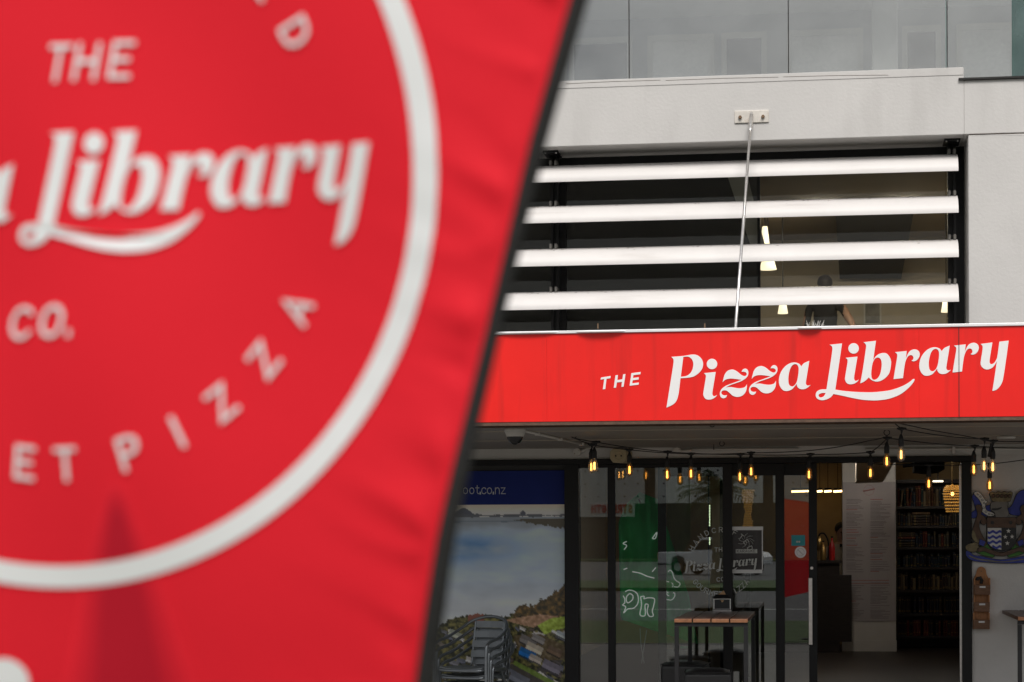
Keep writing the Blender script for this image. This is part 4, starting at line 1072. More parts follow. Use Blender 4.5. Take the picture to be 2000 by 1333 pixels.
neon([(490, 215), (525, 200)]); neon([(770, 235), (805, 195)]); neon([(495, 20), (520, -20), (485, -40), (520, -60)]); neon([(770, -90), (815, -150), (800, -90), (770, -90)])
MB().tube(spline([P(1250, 1228, YG - .03), P(1252, 1260, YG - .03), P(1258, 1296, YG - .03)], 5), .004, 5).build('tassel', 'decal_white', gf); MB().tube(spline([P(1263, 1231, YG - .03), P(1258, 1262, YG - .03), P(1253, 1296, YG - .03)], 5), .004, 5).build('tassel', 'decal_white', gf)
op = thing('pennant', 'pale olive pennant with a pointed tip hanging behind the leftmost door', 'pennant', P(1325, 1100, .9))
cloth('fabric', 'olive_cloth', [(1303, 905), (1349, 905), (1349, 1050), (1325, 1102), (1303, 1050)], .9, .012, 1.2, op)
ls = thing('light_strip', 'thin pale green column of lights behind the leftmost door', 'light', P(1386, 1066, 1.2))
for v0, v1 in ((988, 1030), (1051, 1066)):
    for q in range(int((v1 - v0) / 3)):
        MB().ball(P(1386, v0 + q * 3, 1.2), .006, 6, 4).build('led', 'led_green', ls)
a, b = P(1384, 980, 1.23), P(1384, 1330, 1.23); b.z = ZF
MB().tube([Vector((a.x, 1.23, 2.86)), Vector((a.x, 1.23, ZF))], .008, 6).build('rail', 'black_frame', ls)
sl_ = thing('slatted_lamp', 'tall lamp of stacked amber wooden layers seen through the middle door', 'lamp', P(1462, 1035, 6))
rr = random.Random(4); v = 1032
while v > 955:
    w_ = 9 + 2.5 * math.sin(v * .08) + rr.uniform(-.8, .8); c = P(1461 + rr.uniform(-1, 1), v, 6); k2 = 1 / 171.
    MB().lathe([(0, -1.9 * k2), (w_ * k2, -1.9 * k2), ((w_ + .5) * k2, 0), (w_ * .95 * k2, 1.7 * k2), (0, 1.7 * k2)], c, 14).build('layer', 'amber_wood', sl_); v -= 4.6
MB().tube([P(1461, 1036, 6), Vector((P(1461, 1036, 6).x, 6, ZF))], .03, 8).build('post', 'dark_wood', sl_)

# ================================================================== THINGS UNDER THE CANOPY
def soff(Y): return zso_w + (zso_f - zso_w) * (-Y / 2.83)
# ---- stack of bistro chairs
def chair_mesh():
    P_ = {}
    hoop = spline([(-.245, -.23, 0), (-.25, -.235, .3), (-.252, -.235, .58), (-.25, -.19, .655), (-.245, -.02, .69), (-.22, .16, .755), (-.15, .262, .825), (0, .30, .855), (.15, .262, .825), (.22, .16, .755), (.245, -.02, .69), (.25, -.19, .655), (.252, -.235, .58), (.25, -.235, .3), (.245, -.23, 0)], 5)
    P_['arm_hoop'] = [MB().tube(hoop, .0125, 10)]
    P_['leg'] = [MB().tube(spline([(s_ * .225, -.05, .425), (s_ * .23, .06, .40), (s_ * .235, .17, .2), (s_ * .24, .25, 0)], 5), .0115, 8) for s_ in (-1, 1)]
    sf_ = spline([(-.2, -.22, .43), (-.12, -.245, .425), (.12, -.245, .425), (.2, -.22, .43), (.225, -.1, .435), (.21, .12, .425), (.15, .195, .42), (-.15, .195, .42), (-.21, .12, .425), (-.225, -.1, .435)], 4, True)
    P_['seat_frame'] = [MB().tube(sf_ + [sf_[0]], .0125, 8, caps=False)]
    P_['upright'] = [MB().tube(spline([(s_ * .135, .15, .425), (s_ * .14, .2, .46), (s_ * .142, .235, .62), (s_ * .14, .275, .835)], 5), .0095, 8) for s_ in (-1, 1)]
    sl = []
    for i in range(7):
        y = -.2 + i * .055; w_ = .205 if i < 5 else .18; mb = MB(); n = 6; vs_ = []; fs = []
        for q in range(n + 1):
            x = -w_ + 2 * w_ * q / n; z = .428 + .016 * (x / w_) ** 2 - .004 * math.sin(PI * i / 6)
            vs_ += [(x, y - .023, z), (x, y + .023, z), (x, y + .023, z + .009), (x, y - .023, z + .009)]
        for q in range(n):
            for j in range(4): fs.append((q * 4 + j, q * 4 + (j + 1) % 4, q * 4 + 4 + (j + 1) % 4, q * 4 + 4 + j))
        fs += [(0, 1, 2, 3), (n * 4 + 3, n * 4 + 2, n * 4 + 1, n * 4)]; sl.append(mb.add(vs_, fs))
    P_['seat_slat'] = sl
    bs = []
    for i in range(4):
        z = .515 + i * .082; y = .205 + i * .02
        mb = MB(); mb.add([(x * (.15), y + dy + (z_ - z) * .22 + .012 * (1 - abs(x)), z_) for z_ in (z, z + .056) for dy in (-.006, .006) for x in (-1, 0, 1)],
                          [(0, 1, 7, 6), (1, 2, 8, 7), (3, 9, 10, 4), (4, 10, 11, 5), (0, 3, 4, 1), (1, 4, 5, 2), (6, 7, 10, 9), (7, 8, 11, 10), (0, 6, 9, 3), (2, 5, 11, 8)]); bs.append(mb)
    P_['back_slat'] = bs
    return P_
CH = chair_mesh(); first = None
cpos = P(926, 1300, -.75); crz = math.radians(-21)
for i, lab in enumerate(('bottom chair of the stacked grey metal chairs', 'second chair from the bottom of the stacked grey metal chairs', 'third chair from the bottom of the stacked grey metal chairs', 'topmost grey metal slatted chair of the stack')):
    off = Vector((0, .035 * (3 - i), 0)); off.rotate(Matrix.Rotation(crz, 3, 'Z'))
    loc = Vector((cpos.x, -.75, .062 * i)) + off
    if first is None:
        first = thing('bistro_chair', lab, 'chair', loc, 'stacked bistro chairs', crz)
        for nm, lst in CH.items():
            for mb in lst: mb.build(nm, 'chair_slat' if 'slat' in nm else 'chair_metal', first, 'slat' not in nm, local=True)
    else:
        o = copy_tree(first); o.location = loc; o['label'] = lab

# ---- plank tables, napkin holders, stools
TD, TH = 1.66, 1.085
def table(loc, lab, grp):
    t = thing('plank_table', lab, 'table', loc, grp)
    W, D, H = .566, TD, TH
    for i in range(4):
        x0 = -W / 2 + i * (W / 4)
        mb = MB(); mb.box(x0 + .004, x0 + W / 4 - .004, -D / 2, D / 2, H - .03, H, 0)
        mb.m[2] = 1
        mb.build('plank', ['table_wood', 'table_edge'], t, bevel=.004, local=True)
    for sx_ in (-1, 1):
        for sy in (-1, 1):
            MB().box(sx_ * (W / 2 - .02) - .016, sx_ * (W / 2 - .02) + .016, sy * (D / 2 - .03) - .016, sy * (D / 2 - .03) + .016, 0, H - .062).build('leg', 'black_frame', t, bevel=.002, local=True)
    for sy in (-1, 1): MB().box(-W / 2 + .004, W / 2 - .004, sy * (D / 2 - .03) - .016, sy * (D / 2 - .03) + .016, H - .06, H - .032).build('rail', 'black_frame', t, local=True)
    for sx_ in (-1, 1): MB().box(sx_ * (W / 2 - .02) - .012, sx_ * (W / 2 - .02) + .012, -D / 2 + .05, D / 2 - .05, .22, .245).build('stretcher', 'black_frame', t, local=True)
    return t
def napkin(loc, lab):
    t = thing('napkin_holder', lab, 'napkin holder', loc, 'napkin holders on the plank tables')
    w_, d_, h_ = .078, .06, .115
    MB().box(-w_, w_, -d_, d_, 0, .016).build('base', 'chrome', t, bevel=.003, local=True)
    mb = MB(); mb.box(-w_ + .004, w_ - .004, -d_ + .004, d_ - .004, .016, h_); mb.build('body', 'chrome', t, bevel=.006, local=True)
    MB().box(-w_ + .016, w_ - .016, -d_ - .001, -d_ + .006, .026, h_ - .012).build('window', 'car_glass', t, local=True)
    mb = MB(); mb.add([(-w_, -d_, h_), (w_, -d_, h_), (w_, d_, h_), (-w_, d_, h_), (-w_ * .62, -d_ * .5, h_ + .028), (w_ * .62, -d_ * .5, h_ + .028), (w_ * .62, d_ * .5, h_ + .028), (-w_ * .62, d_ * .5, h_ + .028)],
           [(0, 3, 2, 1), (4, 5, 6, 7), (0, 1, 5, 4), (1, 2, 6, 5), (2, 3, 7, 6), (3, 0, 4, 7)]); mb.build('lid', 'black_frame', t, bevel=.004, local=True)
    mb = MB(); mb.prism([[(-.012, .098), (.016, .098), (.006, .082), (-.002, .080)]], lambda x, y, q: Vector((x, q, y)), -d_ - .004, -d_ - .001)
    mb.build('napkin', 'napkin', t, local=True)
    mb = MB(); mb.add([(-.03, -.01, h_ + .026), (.034, -.014, h_ + .026), (.018, .012, h_ + .062), (-.02, .02, h_ + .026), (.03, .018, h_ + .026)], [(0, 1, 2), (1, 4, 2), (4, 3, 2), (3, 0, 2)]); mb.build('napkin', 'napkin', t, local=True)
    return t
# table 1: front edge seen from u 1316 to 1461 at v 1208
def table_at(u, v, lab=''):
    d = ray(u, v); return EYE + d * ((TH - EYE.z) / d.z)
pf_ = table_at(1388.5, 1209)
T1 = table((pf_.x, pf_.y + TD / 2, 0), 'wooden plank table with black legs in front of the glass doors', 'plank tables on the footpath')
q_ = table_at(1414, 1192)
napkin((q_.x, min(q_.y + .06, pf_.y + TD - .1), TH), 'steel napkin holder on the table in front of the doors').rotation_euler = (0, 0, math.radians(6))
p2 = table_at(1987, 1205)
T2 = table((p2.x + .283, p2.y + TD / 2, 0), 'wooden plank table cut off at the right edge against the pale wall', 'plank tables on the footpath')
q_ = table_at(2008, 1188)
napkin((q_.x, min(q_.y + .06, p2.y + TD - .1), TH), 'steel napkin holder on the table at the right edge')
def stool(u, v, lab, wd, rz):
    d = ray(u, v); s_ = (.69 - EYE.z) / d.z; p = EYE + d * s_
    t = thing('bar_stool', lab, 'stool', (p.x, p.y + wd / 2, 0), 'black cushioned bar stools', rz)
    n = 10; mb = MB(); h = wd / 2
    mb.box(-h, h, -h, h, .47, .645); o = mb.build('cushion', 'leather', t, bevel=.03, local=True)
    o.modifiers['bevel'].segments = 4
    vs_ = []; fs = []
    for j in range(n + 1):
        for i in range(n + 1):
            x, y = -1 + 2 * i / n, -1 + 2 * j / n
            z = .645 + .026 * (1 - x ** 4) * (1 - y ** 4) + .004 * noise.noise(Vector((x * 2 + u, y * 2, 0)))
            vs_.append((x * h * .94, y * h * .94, z))
    for j in range(n):
        for i in range(n): fs.append((j * (n + 1) + i, j * (n + 1) + i + 1, (j + 1) * (n + 1) + i + 1, (j + 1) * (n + 1) + i))
    MB().add(vs_, fs).build('cushion_top', 'leather', t, True, local=True)
    MB().tube([(-h, -h - .001, .642), (h, -h - .001, .642), (h + .001, h, .642), (-h - .001, h, .642), (-h, -h - .001, .642)], .005, 6).build('piping', 'leather', t, True, local=True)
    for sx_ in (-1, 1):
        for sy in (-1, 1): MB().box(sx_ * (h - .03) - .014, sx_ * (h - .03) + .014, sy * (h - .03) - .014, sy * (h - .03) + .014, 0, .47).build('leg', 'black_frame', t, local=True)
    for sx_ in (-1, 1): MB().box(sx_ * (h - .03) - .009, sx_ * (h - .03) + .009, -h + .044, h - .044, .2, .22).build('foot_rail', 'black_frame', t, local=True)
    return t
stool(1380, 1303, 'black cushioned bar stool under the front right of the plank table', .37, math.radians(3))
stool(1336, 1288, 'black cushioned bar stool partly hidden behind the other stool', .37, math.radians(-4))
bxr = thing('cardboard_box', 'small brown cardboard box on a ledge inside behind the table', 'box', P(1310, 1268, 1.4))
rectp('carton', 'cardboard', 1303, 1246, 1316, 1268, 1.4, .1, bxr); rectp('flap', 'green_cloth', 1330, 1262, 1346, 1266, 1.38, .1, bxr)
rectp('ledge', 'dark_wood', 1296, 1268, 1360, 1276, 1.45, .3, bxr)

# ---- string lights
def bulb_at(parent, T, u, v, Y, clear=False):
    """T connector on the cable, drop wire, ribbed socket, glass bulb and filament"""
    b = P(u, v, Y); k = 1.0
    s0 = b.z + .155
    m1 = MB(); m1.tube([T, Vector((T.x, T.y, T.z - .02)), Vector((b.x, b.y, s0 - .01))], .0032, 5)
    m1.tube([T + Vector((-.035, 0, .004)), T + Vector((-.012, 0, .0)), T, T + Vector((.012, 0, 0)), T + Vector((.035, 0, .004))], [.006, .012, .015, .012, .006], 7)
    m1.tube([T, T + Vector((0, 0, -.035))], [.013, .005], 7)
    prof = [(.003, s0), (.010, s0 - .01), (.018, s0 - .035)]
    for i in range(6): prof += [(.0215, s0 - .042 - i * .008), (.0185, s0 - .046 - i * .008)]
    prof += [(.0205, s0 - .092), (.015, s0 - .093)]
    m1.lathe([(r, z - s0) for r, z in prof], (b.x, b.y, s0), 12)
    hld = m1.build('lamp_holder', 'cable_black', parent, True)
    c = Vector((b.x, b.y, b.z))
    prof = [(.0135, .062), (.016, .05), (.024, .03), (.0285, .005), (.029, -.012), (.024, -.034), (.013, -.046), (.002, -.05)]
    bl = MB().lathe(prof, c, 14).build('bulb', 'bulb_clear' if clear else 'bulb_glass', parent, True)
    m2 = MB()
    for dx in (-.0045, .0045): m2.tube([c + Vector((dx, 0, -.026)), c + Vector((dx * .8, 0, .032))], .0030, 6)
    fl = m2.build('filament', 'filament', None, True); fl.parent = bl
    fl.location = fl.location - WORLD[parent.name]
def strand(name_lab, nodes, sag=.03, hooks=()):
    pts3 = [P(u, v, Y) for u, v, Y, *_ in nodes]
    t = thing('string_light', name_lab, 'string lights', pts3[0], 'festoon strings under the canopy')
    path = []
    for i in range(len(pts3) - 1):
        a, b = pts3[i], pts3[i + 1]
        for q in range(8):
            f = q / 8; path.append(a.lerp(b, f) - Vector((0, 0, sag * (b - a).length * 4 * f * (1 - f) * .5)))
    path.append(pts3[-1]); MB().tube(path, .0042, 6).build('cable', 'cable_black', t, True)
    for (n_, p3) in zip(nodes, pts3):
        if len(n_) > 3: bulb_at(t, p3, n_[3], n_[4], n_[2], len(n_) > 5)
    for h in hooks:
        p = P(*h); zc_ = soff(h[2]); r = .022
        mb = MB(); mb.tube([p + Vector((r * math.sin(a), 0, r + r * -math.cos(a))) for a in [2 * PI * i / 12 for i in range(13)]], .0042, 6)
        mb.tube([p + Vector((0, 0, 2 * r)), Vector((p.x, p.y, zc_))], .004, 6); mb.build('hook', 'cable_black', t)
    return t
strand('lower festoon string of lit bulbs running along the left half of the wall', [(1121, 856, -1.3), (1156, 869, -1.15, 1155, 913, 1), (1229, 879, -.8, 1229.5, 919), (1350, 887, -.55, 1349.5, 926), (1467, 885, -.5, 1467, 922), (1586, 880, -.6), (1698, 861, -1.3), (1732, 853, -1.62)], .02, [(1121, 856, -1.3)])
strand('long festoon string of lit bulbs dipping across the whole shopfront', [(1121, 856, -1.3), (1164, 864, -1.2, 1161, 911, 1), (1304, 883, -.75, 1303, 928), (1446, 888, -.5, 1445, 932), (1583, 888, -.5, 1580, 928), (1700, 884, -.8, 1700, 925), (1733, 856, -1.62, 1732, 902), (1904, 872, -1.1, 1902, 918), (2030, 876, -.9)], .02, [(1732, 851, -1.62)])
strand('front festoon string of clear bulbs hooked to the canopy edge at right', [(1746, 826, -2.55), (1761, 838, -2.5, 1760, 889, 1), (1923, 858, -1.85, 1922, 911, 1), (1940, 862, -1.8, 1939, 913, 1), (2030, 861, -1.7)], .03, [(1746, 826, -2.55)])
strand('short festoon string with two small bulbs beside the right door jamb', [(1700, 906, -.12), (1814, 909, -.12, 1814, 946), (1932, 907, -.15, 1933, 949), (2030, 894, -.2)], .015)
t = thing('guy_wire', 'plain black wire slung from the canopy hook over the clear bulbs', 'wire', P(1746, 827, -2.55))
MB().tube([P(1746, 825, -2.55), P(1820, 841, -2.3), P(1902, 855, -2.0), P(1940, 864, -1.82)], .004, 6).build('wire', 'cable_black', t)
p = P(1932, 872, -1.8); MB().tube([P(1937, 866, -1.8), P(1934, 880, -1.8), P(1931, 893, -1.8)], .011, 6).build('loose_end', 'cable_black', t)
for (u, v, Y, lab) in ((1391, 829, -2.5, 'small black eye hook alone on the canopy edge left of centre'), (1410, 867, -.6, 'small black eye hook beside the bent rail under the canopy')):
    p = P(u, v, Y); r = .02; mb = MB(); mb.tube([p + Vector((r * math.sin(a), 0, -r * math.cos(a))) for a in [2 * PI * i / 12 for i in range(13)]], .004, 6); mb.tube([p + Vector((0, 0, r)), Vector((p.x, p.y, soff(Y)))], .004, 6)
    tag(mb.build('eye_hook', 'cable_black'), lab, 'hook')
mb = MB(); pa = P(1394, 879, -.3); pb = P(1394, 866, -.3); pc2 = P(1405, 866, -.3)
mb.tube([pa, pb, pc2], .004, 6); mb.tube([pb, Vector((pb.x, pb.y, soff(-.3)))], .004, 6)
tag(mb.build('bent_bracket', 'cable_black'), 'thin bent wire bracket hanging under the canopy', 'bracket')

# ---- camera dome, conduit, junction boxes, siren
c = P(1006, 831, -2.2); zc_ = soff(-2.2)
t = thing('dome_camera', 'white dome security camera under the canopy next to the banner edge', 'camera', c)
R_ = .083
MB().lathe([(0, zc_ - c.z), (R_ * .98, zc_ - c.z), (R_, zc_ - c.z - .03), (R_ * .96, -.05), (R_ * .8, -.085), (R_ * .74, -.088)], c, 24).build('housing', 'plastic_white', t, True)
MB().lathe([(R_ * .74, -.085)] + [(R_ * .74 * math.cos(a), -.085 - R_ * .74 * math.sin(a)) for a in [PI / 2 * i / 8 for i in range(1, 9)]], c, 24).build('dome', 'smoke_dome', t, True)
MB().tube([c + Vector((0, 0, -.1)), c + Vector((.0, -.03, -.135))], .025, 10).build('lens', 'black_rough', t)
t = thing('conduit', 'thin white cable conduit running from the camera to the wall', 'conduit', P(1100, 850, -1.5))
a, b = P(1026, 838, -2.05), P(1156, 869, -.35); a.z, b.z = soff(-2.05) - .01, soff(-.35) - .01
MB().tube([a, b], .011, 8).build('pipe', 'plastic_white', t, True)
for f in (.17, .5, .83): p = a.lerp(b, f); MB().box(p.x - .02, p.x + .02, p.y - .012, p.y + .012, p.z - .014, p.z + .012).build('clip', 'plastic_white', t)
for (u, v, lab) in ((1127.5, 883.5, 'round white junction box on the wall left of the cream siren'), (1323, 882, 'round white junction box on the wall right of the cream siren')):
    c = P(u, v, 0); t = thing('junction_box', lab, 'junction box', c)
    MB().lathe([(0, -.04), (.032, -.04), (.036, -.035), (.036, .012)], c, 20, axis='y').build('cover', 'plastic_white', t, 'angle')
    d_ = Vector((.09, 0, .028 if u < 1200 else .004)); MB().tube([c + Vector((.03, -.02, .0)), c + d_ * .75 + Vector((.0, -.02, 0)), c + d_ * 1.4 + Vector((0, -.02, 0))], [.016, .011, .017], 8).build('spout', 'plastic_white', t, True)
    for s_ in (-1, 1): MB().ball(c + Vector((s_ * .018, -.041, s_ * .014)), .004, 6, 4).build('screw', 'bolt', t)
t = thing('wall_conduit', 'long thin white pipe along the top of the shopfront wall', 'pipe', P(1650, 878, 0))
for a, b in ((1345, 1560), (1690, 2040)): MB().tube([P(a, 878.5, -.015), P(b, 877 if b > 1800 else 877.5, -.015)], .011, 8).build('pipe', 'plastic_white', t, True)
p = P(1863, 880, -.03); MB().box(p.x - .012, p.x + .012, -.03, .01, p.z - .03, p.z + .03).build('saddle', 'steel', t)
c = P(1208, 889, -.12)
t = thing('alarm_siren', 'cream plastic alarm siren box tilted on the wall above the doors', 'siren', c)
mb = MB(); pl = [(-.075, -.03), (-.05, -.065), (.03, -.07), (.062, -.045), (.068, .02), (.05, .05), (-.04, .062), (-.075, .03)]
mb.prism([pl], lambda x, y, q: Vector((c.x + x + q * .35, c.y + q, c.z + y)), 0, .12); mb.build('housing', 'plastic_cream', t, bevel=.006)
MB().lathe([(.0, -.004), (.014, -.004), (.016, -.001), (.03, -.001), (.032, -.006), (.04, -.006), (.042, .002)], c + Vector((0, 0, -.008)), 20, axis='y').build('grille', 'plastic_cream', t, 'angle')
for s_ in (-1, 1): MB().box(c.x + s_ * .028 - .01, c.x + s_ * .028 + .01, c.y - .004, c.y + .001, c.z - .014, c.z - .002).build('slot', 'black_rough', t)
mb = MB(); mb.box(c.x + .02, c.x + .1, c.y + .115, .012, c.z - .02, c.z + .02); mb.build('bracket', 'plastic_cream', t)
c = P(1965, 857, -.9); MBd = MB().lathe([(0, soff(-.9) - c.z), (.07, soff(-.9) - c.z), (.075, .01), (.07, 0), (0, 0)], c, 20)
tag(MBd.build('smoke_detector', 'plastic_white', None, True), 'shallow round white fitting under the canopy at far right', 'detector')

# ---- carved coat of arms
cr_ = thing('coat_of_arms', 'painted carved coat of arms with wavy blue shield on the pale wall', 'plaque', P(1955, 1098, 0))
def cst(x, y, t): p = P(1840 + x / 3.48, 950 + y / 3.48, 0); return Vector((p.x, -t, p.z))
AX = 400.                                             # axis of symmetry, crop pixels
def cpart(name, m, s, d0, d1, both=False, smooth=True):
    pts = [tuple(float(q) for q in w_.split(',')) for w_ in s.split()]
    if smooth: pts = [(q.x, q.y) for q in spline([Vector((a, b)) for a, b in pts], 4, True)]
    for k in ((0, 1) if both else (0,)):
        pp = pts if k == 0 else [(2 * AX - a, b) for a, b in pts]
        pr = MB().prism([pp], cst, d1, d0).build(name, m, cr_, bevel=.002)
        n_ = len(pp); ar = sum(pp[i][0] * pp[(i + 1) % n_][1] - pp[(i + 1) % n_][0] * pp[i][1] for i in range(n_)); sg_ = 1 if ar > 0 else -1; oo = []
        for i in range(n_):
            tx, ty = pp[(i + 1) % n_][0] - pp[i - 1][0], pp[(i + 1) % n_][1] - pp[i - 1][1]; l = math.hypot(tx, ty) or 1
            oo.append((pp[i][0] + sg_ * 3.6 * ty / l, pp[i][1] - sg_ * 3.6 * tx / l))
        WORLD[pr.name] = WORLD[cr_.name]
        MB().prism([oo], cst, d1 - .007, d0 - .001).build('outline', 'crest_black', pr)
cpart('sea', 'crest_blue', '165,440 190,450 215,470 270,478 330,492 400,500 470,492 540,478 600,468 630,440 640,480 600,512 500,522 400,522 300,516 220,508 180,490 162,465', .0, .03)
cpart('sea_wave', 'crest_grey', '185,470 240,490 320,500 400,510 480,503 560,490 615,472 610,482 540,502 400,518 260,504 190,482', .03, .036)
cpart('mantling', 'crest_blue', '205,70 235,40 262,60 255,100 285,140 320,130 330,180 300,205 250,190 225,215 190,210 200,180 225,160 215,110', .0, .022)
cpart('mantling', 'crest_blue', '405,130 450,150 480,120 500,70 530,35 580,30 590,100 600,180 560,200 480,195 440,180 410,190 420,160', .0, .022)
cpart('feather', 'crest_white', '215,48 245,38 275,70 290,95 305,105 290,130 300,165 340,180 355,195 330,205 300,195 265,165 270,130 250,90', .022, .032)
mb = MB()
for i, (x, y, r) in enumerate(((240, 55, 7), (258, 70, 8), (272, 92, 9), (285, 115, 9), (278, 145, 10), (295, 172, 9), (318, 188, 8), (338, 192, 6))):
    mb.tube([cst(x + r * math.cos(a) * (1 - a / 9), y + r * math.sin(a) * (1 - a / 9), .034) for a in [q * .7 for q in range(9)]], .0018, 4)
tag(mb.build('scrollwork', 'crest_black', cr_), kind='stuff')
cpart('helm', 'crest_grey', '330,120 355,108 400,104 445,112 440,150 450,190 430,215 400,230 385,238 365,215 355,180 330,160', .0, .05)
cpart('visor', 'crest_black', '335,152 372,150 402,142 392,156 360,166 338,164', .05, .053)
cpart('crown', 'crest_gold', '322,50 340,42 360,48 380,38 400,46 420,38 440,48 460,40 474,46 466,80 450,105 350,105 332,82', .0, .055)
for x in (345, 375, 402, 430, 455): cpart('crown_jewel', 'crest_brown', '%d,62 %d,58 %d,72 %d,78' % (x - 8, x + 6, x + 8, x - 6), .055, .062)
cpart('supporter', 'crest_brown', '228,135 255,130 270,155 262,190 282,205 300,225 300,250 278,262 262,245 270,228 255,235 248,270 262,320 285,360 300,385 288,405 255,400 222,360 205,320 215,270 230,225 240,185', .0, .045, True)
cpart('supporter_scroll', 'crest_gold', '205,300 222,318 232,350 250,370 240,385 215,370 200,340', .0, .05, True)
cpart('supporter_tail', 'crest_gold', '160,408 185,392 215,385 250,372 262,395 240,405 255,420 235,440 195,445 165,432', .0, .04, True)
cpart('blue_panel', 'crest_blue', '255,360 292,378 278,408 248,395', .045, .055, True, False)
cpart('mound', 'crest_green', '225,440 250,415 290,395 310,385 330,425 350,440 350,480 310,475 270,465', .0, .03, True)
cpart('scroll', 'crest_brown', '240,425 275,415 320,430 400,450 480,430 525,415 560,425 555,448 520,440 480,455 400,475 320,455 280,440 245,448', .03, .05)
cpart('shield', 'crest_black', '302,212 498,212 498,380 480,410 440,432 400,440 360,432 320,410 302,380', .0, .05, smooth=False)
cpart('chief', 'crest_brown', '303,214 497,214 497,282 303,282', .05, .058, smooth=False)
for x in (338, 462): MB().prism([[(x + 12 * math.cos(a), 248 + 12 * math.sin(a)) for a in [2 * PI * i / 14 for i in range(14)]]], cst, .064, .058).build('roundel', 'crest_black', cr_)
cpart('shield_field', 'crest_white', '306,284 400,284 400,432 362,426 326,406 306,378', .05, .056, smooth=False)
for i in range(4):
    y = 304 + i * 34; xs = [307 + 92 * q / 12 for q in range(13)]
    if i == 3: xs = [x for x in xs if x > 330]
    up = [(x, y + 6 * math.sin((x - 307) * .135)) for x in xs]; dn = [(x, y + 17 + 6 * math.sin((x - 307) * .135)) for x in reversed(xs)]
    MB().prism([up + dn], cst, .059, .056).build('wave_band', 'crest_blue', cr_)
for x, y, r in ((448, 305, 17), (426, 345, 16), (472, 343, 16), (440, 388, 17)):
    MB().prism([[(x + (r if i % 2 == 0 else r * .42) * math.sin(2 * PI * i / 10), y - (r if i % 2 == 0 else r * .42) * math.cos(2 * PI * i / 10)) for i in range(10)]], cst, .056, .05).build('star', 'crest_white', cr_)

# ---- wooden letter rack
lr = thing('letter_rack', 'wooden three pocket letter rack hanging on the wall below the coat of arms', 'letter rack', P(1916, 1232, 0))
pts = spline([Vector(q) for q in ((212, 630), (228, 600), (240, 562), (265, 547), (292, 562), (302, 600), (318, 630))], 5)
MB().prism([[(q.x, q.y) for q in pts] + [(316, 965), (214, 965)]], cst, .018, 0).build('back_board', 'rack_wood', lr, bevel=.003)
for (y0, y1, x0, x1) in ((668, 737, 214, 324), (785, 852, 212, 320), (904, 970, 208, 320)):
    MB().prism([[(x0, y0), (x1, y0 + 2), (x1 - 2, y1), (x0 + 1, y1 - 2)]], cst, .085, .062).build('pocket_front', 'rack_dark', lr, bevel=.003)
    for xa in (x0, x1 - 8): MB().prism([[(xa, y0 - 45), (xa + 8, y0 - 45), (xa + 8, y1), (xa, y1)]], cst, .062, .018).build('pocket_side', 'rack_wood', lr)
    MB().prism([[(x0 + 36, y0 + 10), (x0 + 76, y0 + 10), (x0 + 76, y0 + 22), (x0 + 36, y0 + 22)]], cst, .088, .085).build('label_holder', 'clip_silver', lr)
MB().tube([cst(265, 578, .019), cst(265, 578, .024)], .006, 8).build('nail', 'bolt', lr)
MB().tube([cst(a, b, .03) for a, b in ((235, 640), (240, 626), (258, 622), (268, 640), (262, 662))], .014, 6).build('keyring', 'black_rough', lr)

# ================================================================== ACROSS THE STREET (seen only mirrored in the glass)
def mir(u, v, D): p = P(u, v, D); return Vector((p.x, -D, p.z))      # the place whose mirror image shows at (u, v)
DB = 150
ob = thing('precast_building', 'white precast concrete building across the street reflected in the doors', 'building', (mir(1300, 1050, DB).x, -DB, 0))
z0, z1 = mir(1300, 984, DB).z, 11.0
mb = MB(); mb.box(-70, 45, -DB - 8, -DB, 0, z0); mb.build('ground_storey', 'charcoal', ob)
for ua, ub in ((640, 760), (764, 900), (904, 1040), (1044, 1128), (1130, 1259), (1280, 1345), (1347, 1413), (1432, 1490), (1510, 1640), (1644, 1800)):
    pn = bx('panel', 'precast', mir(ua, 950, DB).x, mir(ub, 950, DB).x, -DB - .3, -DB + .1, z0 + .02, z1, ob)
    m2 = MB(); n = max(2, int((ub - ua) / 22))
    for i in range(n):
        for zz in (z0 + .5, z0 + 1.5, z0 + 2.5):
            x = mir(ua, 950, DB).x + (i + .5) * (mir(ub, 950, DB).x - mir(ua, 950, DB).x) / n; m2.box(x - .07, x + .07, -DB + .1, -DB + .12, zz, zz + .14)
    tag(m2.build('tie_hole', 'charcoal', pn), kind='stuff')
mb = MB(); mb.box(-70, 45, -DB - 8, -DB - .31, z0, z1 - .3); mb.build('core', 'charcoal', ob)
bn = thing('wall_banner', 'white banner with red lettering on the building across the street', 'banner', mir(1185, 1010, DB))
a, b = mir(1131, 996, DB), mir(1240, 996, DB); zt_, zb_ = mir(1185, 984, DB).z, mir(1185, 1010, DB).z
bx('sheet', 'precast', a.x, b.x, -DB + .12, -DB + .16, zb_, zt_, bn)
k = (b.x - a.x)
for i, ch in enumerate('STRENGTH'):
    strokes(ch, lambda x, y, t, i=i: Vector((b.x - .05 * k - (i + 0) * k * .094 - x * k * .055, -DB + .16 + t, zb_ + .35 * (zt_ - zb_) + y * (zt_ - zb_) * .36)), .42, MB(), .05, .0).build('letter', 'tail_red', bn)
